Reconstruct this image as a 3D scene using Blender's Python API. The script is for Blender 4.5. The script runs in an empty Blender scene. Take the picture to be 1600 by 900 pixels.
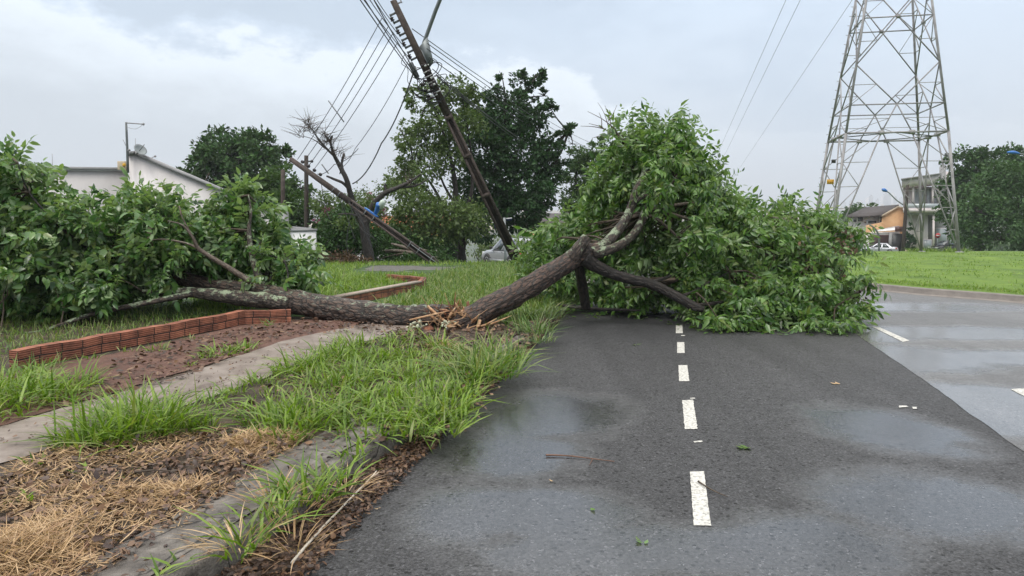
import bpy, math, random
import numpy as np
from mathutils import Vector, noise

R = math.radians
scene = bpy.context.scene
COL = scene.collection

# ---------------------------------------------------------------- camera
FPX, CXP, CYP, CAMH = 1164.0, 800.0, 450.0, 1.7
PITCH = math.atan(115.0 / FPX)
cam_d = bpy.data.cameras.new("camera")
cam = bpy.data.objects.new("camera", cam_d)
COL.objects.link(cam)
cam.location = (0, 0, CAMH)
cam.rotation_euler = (math.pi / 2 - PITCH, 0, 0)
cam_d.sensor_width = 36.0
cam_d.lens = 36.0 * FPX / 1600.0
cam_d.clip_start = 0.05
cam_d.clip_end = 20000
scene.camera = cam

# ---------------------------------------------------------------- light and exposure
SUN_EL, SUN_AZ = R(58), R(215)          # azimuth clockwise from +Y
scene.view_settings.view_transform = 'Standard'
scene.view_settings.look = 'None'
scene.view_settings.exposure = 0.66
scene.view_settings.gamma = 1.0
sd = bpy.data.lights.new("sun", 'SUN')
sd.energy = 1.3
sd.angle = R(25)
sd.color = (1.0, 0.95, 0.86)
sun = bpy.data.objects.new("sun", sd)
COL.objects.link(sun)
sun.rotation_euler = (math.pi / 2 - SUN_EL, 0, -SUN_AZ + math.pi)

world = bpy.data.worlds.new("World")
scene.world = world
world.use_nodes = True


def build_world():
    nt = world.node_tree
    nt.nodes.clear()
    N = nt.nodes.new
    L = nt.links.new

    def math_(op, a, b=None, c=None, clamp=False):
        n = N('ShaderNodeMath'); n.operation = op; n.use_clamp = clamp
        for i, v in enumerate((a, b, c)):
            if v is None: continue
            if isinstance(v, (int, float)): n.inputs[i].default_value = v
            else: L(v, n.inputs[i])
        return n.outputs[0]

    def mix(f, a, b):
        n = N('ShaderNodeMix'); n.data_type = 'RGBA'
        if isinstance(f, (int, float)): n.inputs[0].default_value = f
        else: L(f, n.inputs[0])
        for i, v in ((6, a), (7, b)):
            if isinstance(v, tuple): n.inputs[i].default_value = (*v, 1)
            else: L(v, n.inputs[i])
        return n.outputs[2]

    def ss(x, a, b):
        n = N('ShaderNodeMapRange'); n.interpolation_type = 'SMOOTHSTEP'
        L(x, n.inputs[0]); n.inputs[1].default_value = a; n.inputs[2].default_value = b
        return n.outputs[0]
    out = N('ShaderNodeOutputWorld')
    bg = N('ShaderNodeBackground'); bg.inputs[1].default_value = 0.1
    sky = N('ShaderNodeTexSky'); sky.sky_type = 'NISHITA'; sky.sun_disc = False
    sky.sun_elevation = SUN_EL; sky.sun_rotation = SUN_AZ
    sky.air_density = 1.0; sky.dust_density = 2.0
    tc = N('ShaderNodeTexCoord')
    sep = N('ShaderNodeSeparateXYZ'); L(tc.outputs['Generated'], sep.inputs[0])
    x, y, z = sep.outputs
    # stretched coordinates so the layers lie flat
    cmb = N('ShaderNodeCombineXYZ'); L(x, cmb.inputs[0]); L(y, cmb.inputs[1]); L(math_('MULTIPLY', z, 2.2), cmb.inputs[2])

    def nz(scale, detail, rough):
        n = N('ShaderNodeTexNoise'); n.inputs['Scale'].default_value = scale
        n.inputs['Detail'].default_value = detail; n.inputs['Roughness'].default_value = rough
        L(cmb.outputs[0], n.inputs['Vector']); return n.outputs[0]
    nf = nz(11.0, 7, 0.62)
    nl = nz(2.6, 5, 0.55)
    nm = nz(5.0, 6, 0.6)
    # upper edge of the paler cloud bank, by azimuth
    ramp = N('ShaderNodeValToRGB'); cr = ramp.color_ramp; cr.interpolation = 'B_SPLINE'
    L(math_('MULTIPLY_ADD', x, 0.625, 0.5), ramp.inputs[0])
    vals = [(-0.8, .20), (-.55, .262), (-.50, .240), (-.42, .212), (-.32, .206), (-.2, .200), (-.05, .198), (.06, .192), (.12, .17), (.17, .12), (.30, .10), (.8, .12)]
    while len(cr.elements) < len(vals): cr.elements.new(0.5)
    for e, (px, v) in zip(cr.elements, vals):
        e.position = px * 0.625 + 0.5; e.color = (v, v, v, 1)
    edge = math_('ADD', ramp.outputs[0], math_('MULTIPLY_ADD', nf, 0.13, -0.065))
    dif = math_('SUBTRACT', edge, z)
    bank = ss(dif, -0.004, 0.016)
    bank = math_('MULTIPLY', bank, math_('MULTIPLY_ADD', ss(x, 0.10, 0.32), -0.75, 1.0))
    fade = ss(dif, 0.0, 0.13)
    wb = mix(fade, (6.7, 7.35, 8.0), (4.4, 4.9, 5.4))
    up = mix(ss(z, 0.06, 0.30), (4.7, 5.3, 6.0), (5.1, 6.05, 7.2))
    up = mix(math_('MULTIPLY', ss(nl, 0.40, 0.62), 0.7), up, (3.7, 4.5, 5.5))
    up = mix(math_('MULTIPLY', ss(nm, 0.52, 0.72), 0.35), up, (5.9, 6.7, 7.7))
    c = mix(bank, up, wb)
    c = mix(math_('MULTIPLY', math_('MULTIPLY', ss(dif, 0.0, -0.02), ss(x, 0.15, -0.25)), 0.75), c, (3.8, 4.55, 5.4))
    # darker rain haze low down
    c = mix(math_('MULTIPLY', ss(z, 0.10, 0.0), 0.6), c, (4.2, 4.7, 5.25))
    # thick neutral cloud overhead
    c = mix(ss(z, 0.30, 0.60), c, (7.0, 6.9, 6.6))
    # the overcast dome is brighter towards the zenith
    hi = N('ShaderNodeVectorMath'); hi.operation = 'SCALE'; L(c, hi.inputs[0])
    L(math_('MULTIPLY_ADD', ss(z, 0.30, 0.85), 1.25, 1.0), hi.inputs['Scale'])
    c = mix(0.93, sky.outputs[0], hi.outputs[0])
    L(c, bg.inputs[0]); L(bg.outputs[0], out.inputs[0])


build_world()

# ---------------------------------------------------------------- pixel <-> place
FW = Vector((0, math.cos(PITCH), -math.sin(PITCH)))
UP = Vector((0, math.sin(PITCH), math.cos(PITCH)))


def ray(px, py):
    return Vector((1, 0, 0)) * ((px - CXP) / FPX) + UP * ((CYP - py) / FPX) + FW


def at(px, py, Y):
    d = ray(px, py); t = Y / d.y
    return Vector((d.x * t, Y, CAMH + d.z * t))


def gp(px, py, z=0.0):
    d = ray(px, py); t = (z - CAMH) / d.z
    return Vector((d.x * t, d.y * t, z))


def sstep(a, b, x):
    t = min(1, max(0, (x - a) / (b - a))); return t * t * (3 - 2 * t)


def terrain(x, y):
    s = sstep(0, 12, x)
    y0 = 22 + 6 * s
    sl = 0.078 - 0.026 * s
    d = max(0.0, y - y0)
    d2 = min(d, 300.0)
    z = -sl * d2 * d2 / (d2 + 6.0)
    r = math.hypot(x, y)
    if r > 800:
        k = sstep(800, 3600, r)
        h = 16 + 26 * noise.noise((x / 900, y / 900, 3.1)) + 10 * noise.noise((x / 260, y / 260, 1.7))
        z = z * (1 - k) + h * k
    return z


# ---------------------------------------------------------------- materials
def pmat(name, cols, scale=5.0, rough=0.6, bump=0.0, bscale=20.0, metal=0.0, detail=6, spec=0.5, stretch=None, coord='Object', dist=0.02):
    """Principled material: noise ramp through the given base colours."""
    m = bpy.data.materials.new(name); m.use_nodes = True
    nt = m.node_tree; N = nt.nodes.new; L = nt.links.new
    b = nt.nodes['Principled BSDF']
    b.inputs['Roughness'].default_value = rough
    b.inputs['Metallic'].default_value = metal
    b.inputs['Specular IOR Level'].default_value = spec
    tc = N('ShaderNodeTexCoord'); v = tc.outputs[coord]
    if stretch:
        mp = N('ShaderNodeMapping'); mp.inputs['Scale'].default_value = stretch
        L(v, mp.inputs[0]); v = mp.outputs[0]
    n = N('ShaderNodeTexNoise'); n.inputs['Scale'].default_value = scale; n.inputs['Detail'].default_value = detail
    n.inputs['Roughness'].default_value = 0.62
    L(v, n.inputs['Vector'])
    r = N('ShaderNodeValToRGB'); els = r.color_ramp.elements
    while len(els) < len(cols): els.new(0.5)
    k = len(cols)
    for i, (e, c) in enumerate(zip(els, cols)):
        e.position = 0.3 + 0.4 * (i / max(1, k - 1)); e.color = (*c, 1)
    L(n.outputs[0], r.inputs[0]); L(r.outputs[0], b.inputs['Base Color'])
    if bump:
        n2 = N('ShaderNodeTexNoise'); n2.inputs['Scale'].default_value = bscale; n2.inputs['Detail'].default_value = 8
        L(v, n2.inputs['Vector'])
        bp = N('ShaderNodeBump'); bp.inputs['Strength'].default_value = bump; bp.inputs['Distance'].default_value = dist
        L(n2.outputs[0], bp.inputs['Height']); L(bp.outputs[0], b.inputs['Normal'])
    return m


def leafmat(name, cols, back=None, rough=0.42, trans=0.25, spec=0.5, nscale=0.0):
    """Leaf colour varies from leaf to leaf; the underside is paler."""
    m = bpy.data.materials.new(name); m.use_nodes = True
    nt = m.node_tree; N = nt.nodes.new; L = nt.links.new
    b = nt.nodes['Principled BSDF']; out = nt.nodes['Material Output']
    b.inputs['Roughness'].default_value = rough; b.inputs['Specular IOR Level'].default_value = spec
    g = N('ShaderNodeNewGeometry')
    r = N('ShaderNodeValToRGB'); els = r.color_ramp.elements
    while len(els) < len(cols): els.new(0.5)
    for i, (e, c) in enumerate(zip(els, cols)):
        e.position = i / max(1, len(cols) - 1); e.color = (*c, 1)
    L(g.outputs['Random Per Island'], r.inputs[0])
    c = r.outputs[0]
    if back:
        mx = N('ShaderNodeMix'); mx.data_type = 'RGBA'
        L(g.outputs['Backfacing'], mx.inputs[0]); L(c, mx.inputs[6]); mx.inputs[7].default_value = (*back, 1)
        c = mx.outputs[2]
    L(c, b.inputs['Base Color'])
    if trans:
        t = N('ShaderNodeBsdfTranslucent')
        br = N('ShaderNodeMix'); br.data_type = 'RGBA'; br.blend_type = 'MULTIPLY'; br.inputs[0].default_value = 1
        L(c, br.inputs[6]); br.inputs[7].default_value = (1.5, 1.7, 0.6, 1)
        L(br.outputs[2], t.inputs[0])
        ms = N('ShaderNodeMixShader'); ms.inputs[0].default_value = trans
        L(b.outputs[0], ms.inputs[1]); L(t.outputs[0], ms.inputs[2]); L(ms.outputs[0], out.inputs[0])
    return m


def barkmat(name, dark, mid, lichen=None, lichen_amt=0.5, furrow=9.0, bump=1.0, mossy=None):
    m = bpy.data.materials.new(name); m.use_nodes = True
    nt = m.node_tree; N = nt.nodes.new; L = nt.links.new
    b = nt.nodes['Principled BSDF']; b.inputs['Roughness'].default_value = 0.55
    uv = N('ShaderNodeUVMap')
    mp = N('ShaderNodeMapping'); mp.inputs['Scale'].default_value = (furrow * 3.2, furrow, 1); L(uv.outputs[0], mp.inputs[0])
    # warp then cells stretched along the stem: plated, furrowed bark
    wn = N('ShaderNodeTexNoise'); wn.inputs['Scale'].default_value = 1.3; wn.inputs['Detail'].default_value = 4; L(mp.outputs[0], wn.inputs['Vector'])
    ad = N('ShaderNodeMix'); ad.data_type = 'RGBA'; ad.blend_type = 'LINEAR_LIGHT'; ad.inputs[0].default_value = 0.55
    L(mp.outputs[0], ad.inputs[6]); L(wn.outputs['Color'], ad.inputs[7])
    vo = N('ShaderNodeTexVoronoi'); vo.feature = 'DISTANCE_TO_EDGE'; vo.inputs['Scale'].default_value = 1.0; L(ad.outputs[2], vo.inputs['Vector'])
    mr = N('ShaderNodeMapRange'); mr.inputs[1].default_value = 0.0; mr.inputs[2].default_value = 0.22; L(vo.outputs['Distance'], mr.inputs[0])
    fn = N('ShaderNodeTexNoise'); fn.inputs['Scale'].default_value = 6; fn.inputs['Detail'].default_value = 6; L(mp.outputs[0], fn.inputs['Vector'])
    h = N('ShaderNodeMath'); h.operation = 'MULTIPLY'; L(mr.outputs[0], h.inputs[0]); L(fn.outputs[0], h.inputs[1])
    r = N('ShaderNodeValToRGB'); r.color_ramp.elements[0].color = (*dark, 1); r.color_ramp.elements[1].color = (*mid, 1)
    r.color_ramp.elements[0].position = 0.08; r.color_ramp.elements[1].position = 0.62
    L(h.outputs[0], r.inputs[0]); c = r.outputs[0]
    if lichen:
        tc = N('ShaderNodeTexCoord')
        ln = N('ShaderNodeTexNoise'); ln.inputs['Scale'].default_value = 9.0; ln.inputs['Detail'].default_value = 9; ln.inputs['Roughness'].default_value = 0.72
        L(tc.outputs['Object'], ln.inputs['Vector'])
        g = N('ShaderNodeNewGeometry'); sp = N('ShaderNodeSeparateXYZ'); L(g.outputs['Normal'], sp.inputs[0])
        up = N('ShaderNodeMath'); up.operation = 'MULTIPLY_ADD'; L(sp.outputs[2], up.inputs[0]); up.inputs[1].default_value = 0.10; L(ln.outputs[0], up.inputs[2])
        lm = N('ShaderNodeMapRange'); lm.inputs[1].default_value = 0.66 - 0.12 * lichen_amt; lm.inputs[2].default_value = 0.72 - 0.12 * lichen_amt
        L(up.outputs[0], lm.inputs[0])
        mx = N('ShaderNodeMix'); mx.data_type = 'RGBA'; L(lm.outputs[0], mx.inputs[0]); L(c, mx.inputs[6]); mx.inputs[7].default_value = (*lichen, 1)
        c = mx.outputs[2]
    L(c, b.inputs['Base Color'])
    bp = N('ShaderNodeBump'); bp.inputs['Strength'].default_value = bump; bp.inputs['Distance'].default_value = 0.02
    L(h.outputs[0], bp.inputs['Height']); L(bp.outputs[0], b.inputs['Normal'])
    return m


def asphaltmat(name, base, spots, speck=1.0, wet=0.0, rough=0.55, frough=0.16):
    """Aggregate speckle and bump in metres; 'spots' are thin films of rain water (x, y, rx, ry, turn)."""
    m = bpy.data.materials.new(name); m.use_nodes = True
    nt = m.node_tree; N = nt.nodes.new; L = nt.links.new
    b = nt.nodes['Principled BSDF']; b.inputs['Specular IOR Level'].default_value = 0.5

    def math_(op, a, bb=None, c=None, clamp=False):
        n = N('ShaderNodeMath'); n.operation = op; n.use_clamp = clamp
        for i, v in enumerate((a, bb, c)):
            if v is None: continue
            if isinstance(v, (int, float)): n.inputs[i].default_value = v
            else: L(v, n.inputs[i])
        return n.outputs[0]
    g = N('ShaderNodeNewGeometry'); P = g.outputs['Position']

    def nz(scale, detail=4, rough_=0.6):
        n = N('ShaderNodeTexNoise'); n.inputs['Scale'].default_value = scale; n.inputs['Detail'].default_value = detail
        n.inputs['Roughness'].default_value = rough_
        L(P, n.inputs['Vector']); return n.outputs[0]
    big, mid = nz(0.45, 5), nz(2.2, 7, 0.7)
    vo = N('ShaderNodeTexVoronoi'); vo.inputs['Scale'].default_value = 85; L(P, vo.inputs['Vector'])
    vo2 = N('ShaderNodeTexVoronoi'); vo2.inputs['Scale'].default_value = 27; vo2.inputs['Randomness'].default_value = 1; L(P, vo2.inputs['Vector'])
    sep = N('ShaderNodeSeparateColor'); L(vo.outputs['Color'], sep.inputs[0])
    sep2 = N('ShaderNodeSeparateColor'); L(vo2.outputs['Color'], sep2.inputs[0])
    # film mask
    film = None
    sx = N('ShaderNodeSeparateXYZ'); L(P, sx.inputs[0])
    for (x, y, rx, ry, a) in spots:
        ca, sa = math.cos(a), math.sin(a)
        dx = math_('SUBTRACT', sx.outputs[0], x); dy = math_('SUBTRACT', sx.outputs[1], y)
        u = math_('DIVIDE', math_('ADD', math_('MULTIPLY', dx, ca), math_('MULTIPLY', dy, sa)), rx)
        v = math_('DIVIDE', math_('SUBTRACT', math_('MULTIPLY', dy, ca), math_('MULTIPLY', dx, sa)), ry)
        q = math_('ADD', math_('MULTIPLY', u, u), math_('MULTIPLY', v, v))
        k = math_('SUBTRACT', 1.0, math_('SQRT', q), clamp=True)
        film = k if film is None else math_('MAXIMUM', film, k)
    if film is None:
        film = math_('MULTIPLY', big, 0.0)
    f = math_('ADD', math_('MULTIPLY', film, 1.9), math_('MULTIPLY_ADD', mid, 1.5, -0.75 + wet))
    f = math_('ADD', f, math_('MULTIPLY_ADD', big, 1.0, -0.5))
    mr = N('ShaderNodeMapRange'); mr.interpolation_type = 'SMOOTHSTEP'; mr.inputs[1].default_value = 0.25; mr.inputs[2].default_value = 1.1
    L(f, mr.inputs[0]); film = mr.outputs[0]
    # colour
    val = math_('MULTIPLY_ADD', sep.outputs[0], 0.9 * speck, 1.0 - 0.45 * speck)
    mpw = N('ShaderNodeMapping'); mpw.inputs['Rotation'].default_value = (0, 0, R(11.5)); mpw.inputs['Scale'].default_value = (2.6, 0.12, 1); L(P, mpw.inputs[0])
    tr = N('ShaderNodeTexNoise'); tr.inputs['Scale'].default_value = 1.0; tr.inputs['Detail'].default_value = 5; L(mpw.outputs[0], tr.inputs['Vector'])
    val = math_('MULTIPLY', val, math_('MULTIPLY_ADD', tr.outputs[0], 0.8, 0.6))
    val = math_('MULTIPLY', val, math_('MULTIPLY_ADD', big, 0.7, 0.65))
    val = math_('MULTIPLY', val, math_('MULTIPLY_ADD', nz(7.0, 6, 0.75), 0.7, 0.65))
    dark = math_('GREATER_THAN', sep2.outputs[1], 0.78)
    d0 = math_('LESS_THAN', vo2.outputs['Distance'], 0.33)
    dark = math_('MULTIPLY', math_('MULTIPLY', dark, d0), speck)
    val = math_('MULTIPLY', val, math_('MULTIPLY_ADD', dark, -0.75, 1.0))
    lite = math_('MULTIPLY', math_('GREATER_THAN', sep.outputs[1], 0.965), 0.9 * speck)
    val = math_('ADD', val, lite)
    sc = N('ShaderNodeVectorMath'); sc.operation = 'SCALE'; sc.inputs[0].default_value = base; L(val, sc.inputs['Scale'])
    L(sc.outputs[0], b.inputs['Base Color'])
    rg = math_('MULTIPLY_ADD', film, -(rough - frough), rough)
    rg = math_('ADD', rg, math_('MULTIPLY_ADD', mid, 0.18, -0.09))
    L(rg, b.inputs['Roughness'])
    L(math_('MULTIPLY_ADD', film, 0.75, 0.32), b.inputs['Specular IOR Level'])
    hgt = math_('ADD', math_('MULTIPLY', vo.outputs['Distance'], 1.0), math_('MULTIPLY', vo2.outputs['Distance'], 0.8))
    bp = N('ShaderNodeBump'); bp.inputs['Distance'].default_value = 0.006
    L(math_('MULTIPLY_ADD', film, -0.66, 0.70), bp.inputs['Strength'])
    L(hgt, bp.inputs['Height']); L(bp.outputs[0], b.inputs['Normal'])
    return m


M = {}


def slabmat():
    m = pmat('cracked_wet_slab', [(0.030, 0.026, 0.023), (0.085, 0.074, 0.066), (0.14, 0.125, 0.112), (0.22, 0.20, 0.18)], 7, 0.66, 1.0, 70, detail=15, dist=0.012)
    nt = m.node_tree; N = nt.nodes.new; L = nt.links.new; b = nt.nodes['Principled BSDF']
    g = N('ShaderNodeNewGeometry'); wn = N('ShaderNodeTexNoise'); wn.inputs['Scale'].default_value = 5; wn.inputs['Detail'].default_value = 5; L(g.outputs['Position'], wn.inputs['Vector'])
    ad = N('ShaderNodeMix'); ad.data_type = 'RGBA'; ad.blend_type = 'LINEAR_LIGHT'; ad.inputs[0].default_value = 0.10; L(g.outputs['Position'], ad.inputs[6]); L(wn.outputs['Color'], ad.inputs[7])
    vo = N('ShaderNodeTexVoronoi'); vo.feature = 'DISTANCE_TO_EDGE'; vo.inputs['Scale'].default_value = 1.5; L(ad.outputs[2], vo.inputs['Vector'])
    mr = N('ShaderNodeMapRange'); mr.inputs[1].default_value = 0.002; mr.inputs[2].default_value = 0.016; mr.inputs[3].default_value = 0.12; L(vo.outputs['Distance'], mr.inputs[0])
    src = b.inputs['Base Color'].links[0].from_socket
    mx = N('ShaderNodeMix'); mx.data_type = 'RGBA'; mx.blend_type = 'MULTIPLY'; mx.inputs[0].default_value = 1; L(src, mx.inputs[6]); L(mr.outputs[0], mx.inputs[7]); L(mx.outputs[2], b.inputs['Base Color'])
    return m



def setup_materials():
    spots = []
    for (px, py, rx, ry, a) in [(850, 650, 1.1, 1.5, -.5), (800, 710, .9, 1.0, -.4), (750, 800, .7, .8, -.3), (860, 800, 1.0, .7, 0), (1010, 860, 1.6, .6, 0), (1385, 670, .9, 1.2, .3), (1250, 850, 1.2, .7, .2), (1460, 790, 1.2, 1.0, 0)]:
        p = gp(px, py); spots.append((p.x, p.y, rx, ry, a))
    M['asphalt'] = asphaltmat('wet_asphalt', (0.040, 0.040, 0.043), spots, 1.2, -0.12, 0.60, 0.19)
    sp2 = []
    for (px, py, rx, ry, a) in [(1345, 525, 1.0, .8, 0), (1420, 560, 1.7, 1.3, 0), (1500, 620, 1.6, .9, 0), (1580, 660, 1.2, .7, 0), (1500, 520, 2.5, .9, 0), (1590, 560, 2.0, .8, 0), (1430, 480, 3, 1.0, 0)]:
        p = gp(px, py); sp2.append((p.x, p.y, rx, ry, a))
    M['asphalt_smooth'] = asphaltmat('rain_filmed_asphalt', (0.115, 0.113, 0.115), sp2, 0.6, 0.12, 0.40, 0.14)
    M['paint'] = pmat('worn_road_paint', [(0.06, 0.06, 0.06), (0.30, 0.295, 0.28), (0.50, 0.49, 0.46), (0.56, 0.55, 0.52), (0.60, 0.59, 0.56)], 38, 0.55, 0.7, 120, detail=10, dist=0.005)
    M['soil'] = pmat('red_brown_soil', [(0.055, 0.026, 0.018), (0.10, 0.045, 0.032), (0.15, 0.08, 0.055)], 4, 0.8, 1.0, 22, coord='Object', dist=0.05)
    M['earth'] = pmat('dark_verge_earth', [(0.022, 0.015, 0.010), (0.055, 0.038, 0.025), (0.11, 0.08, 0.05)], 5, 0.85, 1.0, 35, detail=12, dist=0.05)
    M['verge'] = pmat('grassy_ground', [(0.02, 0.035, 0.010), (0.035, 0.075, 0.014), (0.06, 0.11, 0.022)], 2.5, 0.9, 1.0, 18, dist=0.06)
    M['path'] = pmat('worn_beige_concrete', [(0.065, 0.046, 0.036), (0.155, 0.122, 0.104), (0.215, 0.178, 0.156), (0.265, 0.225, 0.20)], 2.6, 0.5, 0.25, 45, dist=0.01)
    M['kerb'] = pmat('wet_dark_concrete', [(0.035, 0.032, 0.030), (0.085, 0.078, 0.073), (0.15, 0.138, 0.128)], 5, 0.5, 0.9, 55, detail=12, dist=0.015)
    M['kerb_pale'] = pmat('pale_kerb_concrete', [(0.120, 0.104, 0.097), (0.195, 0.173, 0.158)], 6, 0.6, 0.3, 30)
    M['gutter'] = pmat('gutter_dirt', [(0.028, 0.018, 0.013), (0.055, 0.033, 0.023), (0.10, 0.06, 0.04)], 14, 0.8, 1.0, 50, dist=0.02)
    M['lawn'] = pmat('lawn_turf', [(0.054, 0.105, 0.009), (0.090, 0.160, 0.013), (0.135, 0.210, 0.020)], 1.1, 0.9, 0.8, 22, detail=10, dist=0.05)
    M['terrain'] = pmat('far_woodland', [(0.018, 0.035, 0.016), (0.032, 0.055, 0.022), (0.10, 0.10, 0.07)], 0.02, 0.9, detail=12, coord='Object')
    M['brick'] = brickmat()
    M['mortar'] = pmat('pale_mortar', [(0.25, 0.20, 0.17), (0.40, 0.33, 0.28)], 10, 0.8)
    M['white'] = pmat('white_render', [(0.50, 0.475, 0.47), (0.63, 0.60, 0.605), (0.68, 0.655, 0.665)], 0.9, 0.75, detail=12, stretch=(1.2, 1.2, 0.5))
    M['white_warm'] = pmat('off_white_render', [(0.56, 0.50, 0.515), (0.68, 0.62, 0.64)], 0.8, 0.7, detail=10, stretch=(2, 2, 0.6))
    M['white_bright'] = pmat('clean_white_paint', [(0.66, 0.66, 0.67), (0.76, 0.76, 0.77)], 1.2, 0.6)
    M['grey_render'] = pmat('grey_render', [(0.22, 0.22, 0.23), (0.30, 0.30, 0.31)], 1.5, 0.7)
    M['beige'] = pmat('peach_render', [(0.42, 0.24, 0.12), (0.52, 0.31, 0.16), (0.56, 0.36, 0.20)], 0.8, 0.8, detail=8)
    M['cream'] = pmat('cream_render', [(0.46, 0.38, 0.28), (0.56, 0.47, 0.36)], 1.0, 0.8)
    M['rooftile'] = pmat('dark_roof_tile', [(0.035, 0.028, 0.03), (0.07, 0.058, 0.058)], 3, 0.7, 0.6, 12, stretch=(1, 4, 4))
    M['orange_tile'] = pmat('orange_clay_tile', [(0.36, 0.085, 0.035), (0.52, 0.15, 0.06)], 3, 0.75, 0.6, 10)
    M['metal_roof'] = pmat('galvanised_roof', [(0.30, 0.33, 0.36), (0.42, 0.45, 0.48)], 2, 0.45, metal=0.3)
    M['garage'] = pmat('brown_garage_door', [(0.08, 0.035, 0.032), (0.12, 0.055, 0.05)], 3, 0.5)
    M['gate'] = pmat('dark_grey_gate', [(0.035, 0.036, 0.04), (0.06, 0.06, 0.065)], 3, 0.5)
    M['glass'] = pmat('window_glass', [(0.03, 0.04, 0.05), (0.06, 0.075, 0.085)], 1, 0.06, spec=0.9)
    M['glass_pale'] = pmat('frosted_glass', [(0.30, 0.34, 0.37), (0.38, 0.42, 0.45)], 1, 0.15, spec=0.8)
    M['concrete_pole'] = pmat('weathered_pole_concrete', [(0.030, 0.022, 0.019), (0.058, 0.043, 0.037), (0.095, 0.072, 0.063)], 9, 0.8, 0.6, 45, detail=9, dist=0.01)
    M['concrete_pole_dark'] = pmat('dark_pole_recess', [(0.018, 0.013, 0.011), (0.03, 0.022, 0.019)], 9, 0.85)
    M['wood_pole'] = pmat('dark_timber', [(0.025, 0.018, 0.015), (0.05, 0.037, 0.03)], 8, 0.8)
    M['steel'] = pmat('galvanised_steel', [(0.185, 0.18, 0.19), (0.265, 0.26, 0.27), (0.33, 0.325, 0.335)], 3, 0.6, metal=0.1)
    M['steel_dark'] = pmat('weathered_steel', [(0.09, 0.10, 0.105), (0.15, 0.165, 0.17)], 3, 0.55, metal=0.3)
    M['lampgrey'] = pmat('grey_lamp_arm', [(0.17, 0.19, 0.20), (0.24, 0.265, 0.275)], 3, 0.45, metal=0.3)
    M['cable'] = pmat('black_cable', [(0.018, 0.02, 0.024), (0.035, 0.038, 0.042)], 6, 0.6)
    M['wirealu'] = pmat('grey_conductor', [(0.09, 0.10, 0.11), (0.16, 0.17, 0.18)], 6, 0.5)
    M['porcelain'] = pmat('dark_insulator', [(0.018, 0.015, 0.018), (0.04, 0.03, 0.034)], 6, 0.2)
    M['whiteband'] = pmat('white_strap', [(0.55, 0.56, 0.56), (0.70, 0.70, 0.70)], 8, 0.5)
    M['blue'] = pmat('blue_paint', [(0.015, 0.10, 0.36), (0.025, 0.16, 0.48)], 8, 0.4)
    M['lens'] = pmat('pale_lamp_lens', [(0.42, 0.50, 0.44), (0.55, 0.62, 0.54)], 6, 0.2)
    M['yellow'] = pmat('yellow_sign_paint', [(0.55, 0.30, 0.02), (0.65, 0.38, 0.03)], 6, 0.5)
    M['black'] = pmat('black_plastic', [(0.012, 0.012, 0.013), (0.025, 0.025, 0.027)], 6, 0.5)
    M['red'] = pmat('red_sign_paint', [(0.42, 0.03, 0.035), (0.52, 0.05, 0.05)], 6, 0.45)
    M['navy'] = pmat('navy_sign_paint', [(0.012, 0.02, 0.05), (0.02, 0.03, 0.075)], 6, 0.5)
    M['tyre'] = pmat('tyre_rubber', [(0.012, 0.012, 0.012), (0.025, 0.025, 0.025)], 20, 0.85)
    M['rim'] = pmat('alloy_rim', [(0.30, 0.31, 0.32), (0.42, 0.43, 0.44)], 8, 0.35, metal=0.7)
    M['car_silver'] = pmat('silver_car_paint', [(0.33, 0.34, 0.36), (0.38, 0.39, 0.41)], 3, 0.28, metal=0.45)
    M['car_silver_lilac'] = pmat('cool_silver_car_paint', [(0.36, 0.37, 0.42), (0.41, 0.42, 0.47)], 3, 0.3, metal=0.4)
    M['car_white'] = pmat('white_car_paint', [(0.60, 0.61, 0.62), (0.68, 0.69, 0.70)], 3, 0.3)
    M['car_black'] = pmat('black_car_paint', [(0.008, 0.009, 0.012), (0.014, 0.015, 0.02)], 3, 0.15)
    M['taillight'] = pmat('red_tail_lens', [(0.35, 0.015, 0.015), (0.45, 0.03, 0.03)], 8, 0.2)
    M['headlight'] = pmat('clear_lamp_lens', [(0.45, 0.47, 0.48), (0.6, 0.62, 0.63)], 8, 0.1)
    M['splinter'] = pmat('fresh_split_wood', [(0.26, 0.115, 0.05), (0.44, 0.26, 0.14), (0.56, 0.42, 0.28)], 9, 0.7, 0.6, 40, stretch=(1, 1, 3), dist=0.01)
    M['splinter_dark'] = pmat('rotten_red_wood', [(0.06, 0.024, 0.015), (0.13, 0.05, 0.028), (0.26, 0.11, 0.055)], 9, 0.85, 0.8, 40, dist=0.02)
    M['lichen'] = pmat('pale_lichen_crust', [(0.30, 0.35, 0.22), (0.55, 0.58, 0.44), (0.64, 0.66, 0.54)], 16, 0.85, 0.8, 60, dist=0.01)
    M['bark'] = barkmat('furrowed_brown_bark', (0.010, 0.007, 0.006), (0.115, 0.075, 0.058), (0.20, 0.235, 0.17), 0.22, 7.0, 1.0)
    M['bark_brown'] = barkmat('furrowed_reddish_bark', (0.010, 0.007, 0.006), (0.115, 0.068, 0.050), None, 0, 7.0, 1.0)
    M['bark_mossy'] = barkmat('lichened_bark', (0.014, 0.010, 0.008), (0.10, 0.072, 0.055), (0.235, 0.285, 0.19), 0.78, 9.0, 0.9)
    M['bark_dark'] = barkmat('wet_black_bark', (0.006, 0.005, 0.005), (0.04, 0.029, 0.024), None, 0, 8.0, 0.8)
    M['bark_pale'] = barkmat('pale_smooth_bark', (0.05, 0.036, 0.028), (0.17, 0.13, 0.10), (0.26, 0.27, 0.2), 0.4, 14.0, 0.4)
    M['bark_far'] = pmat('dark_trunk', [(0.010, 0.008, 0.008), (0.03, 0.024, 0.021)], 9, 0.85)
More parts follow.
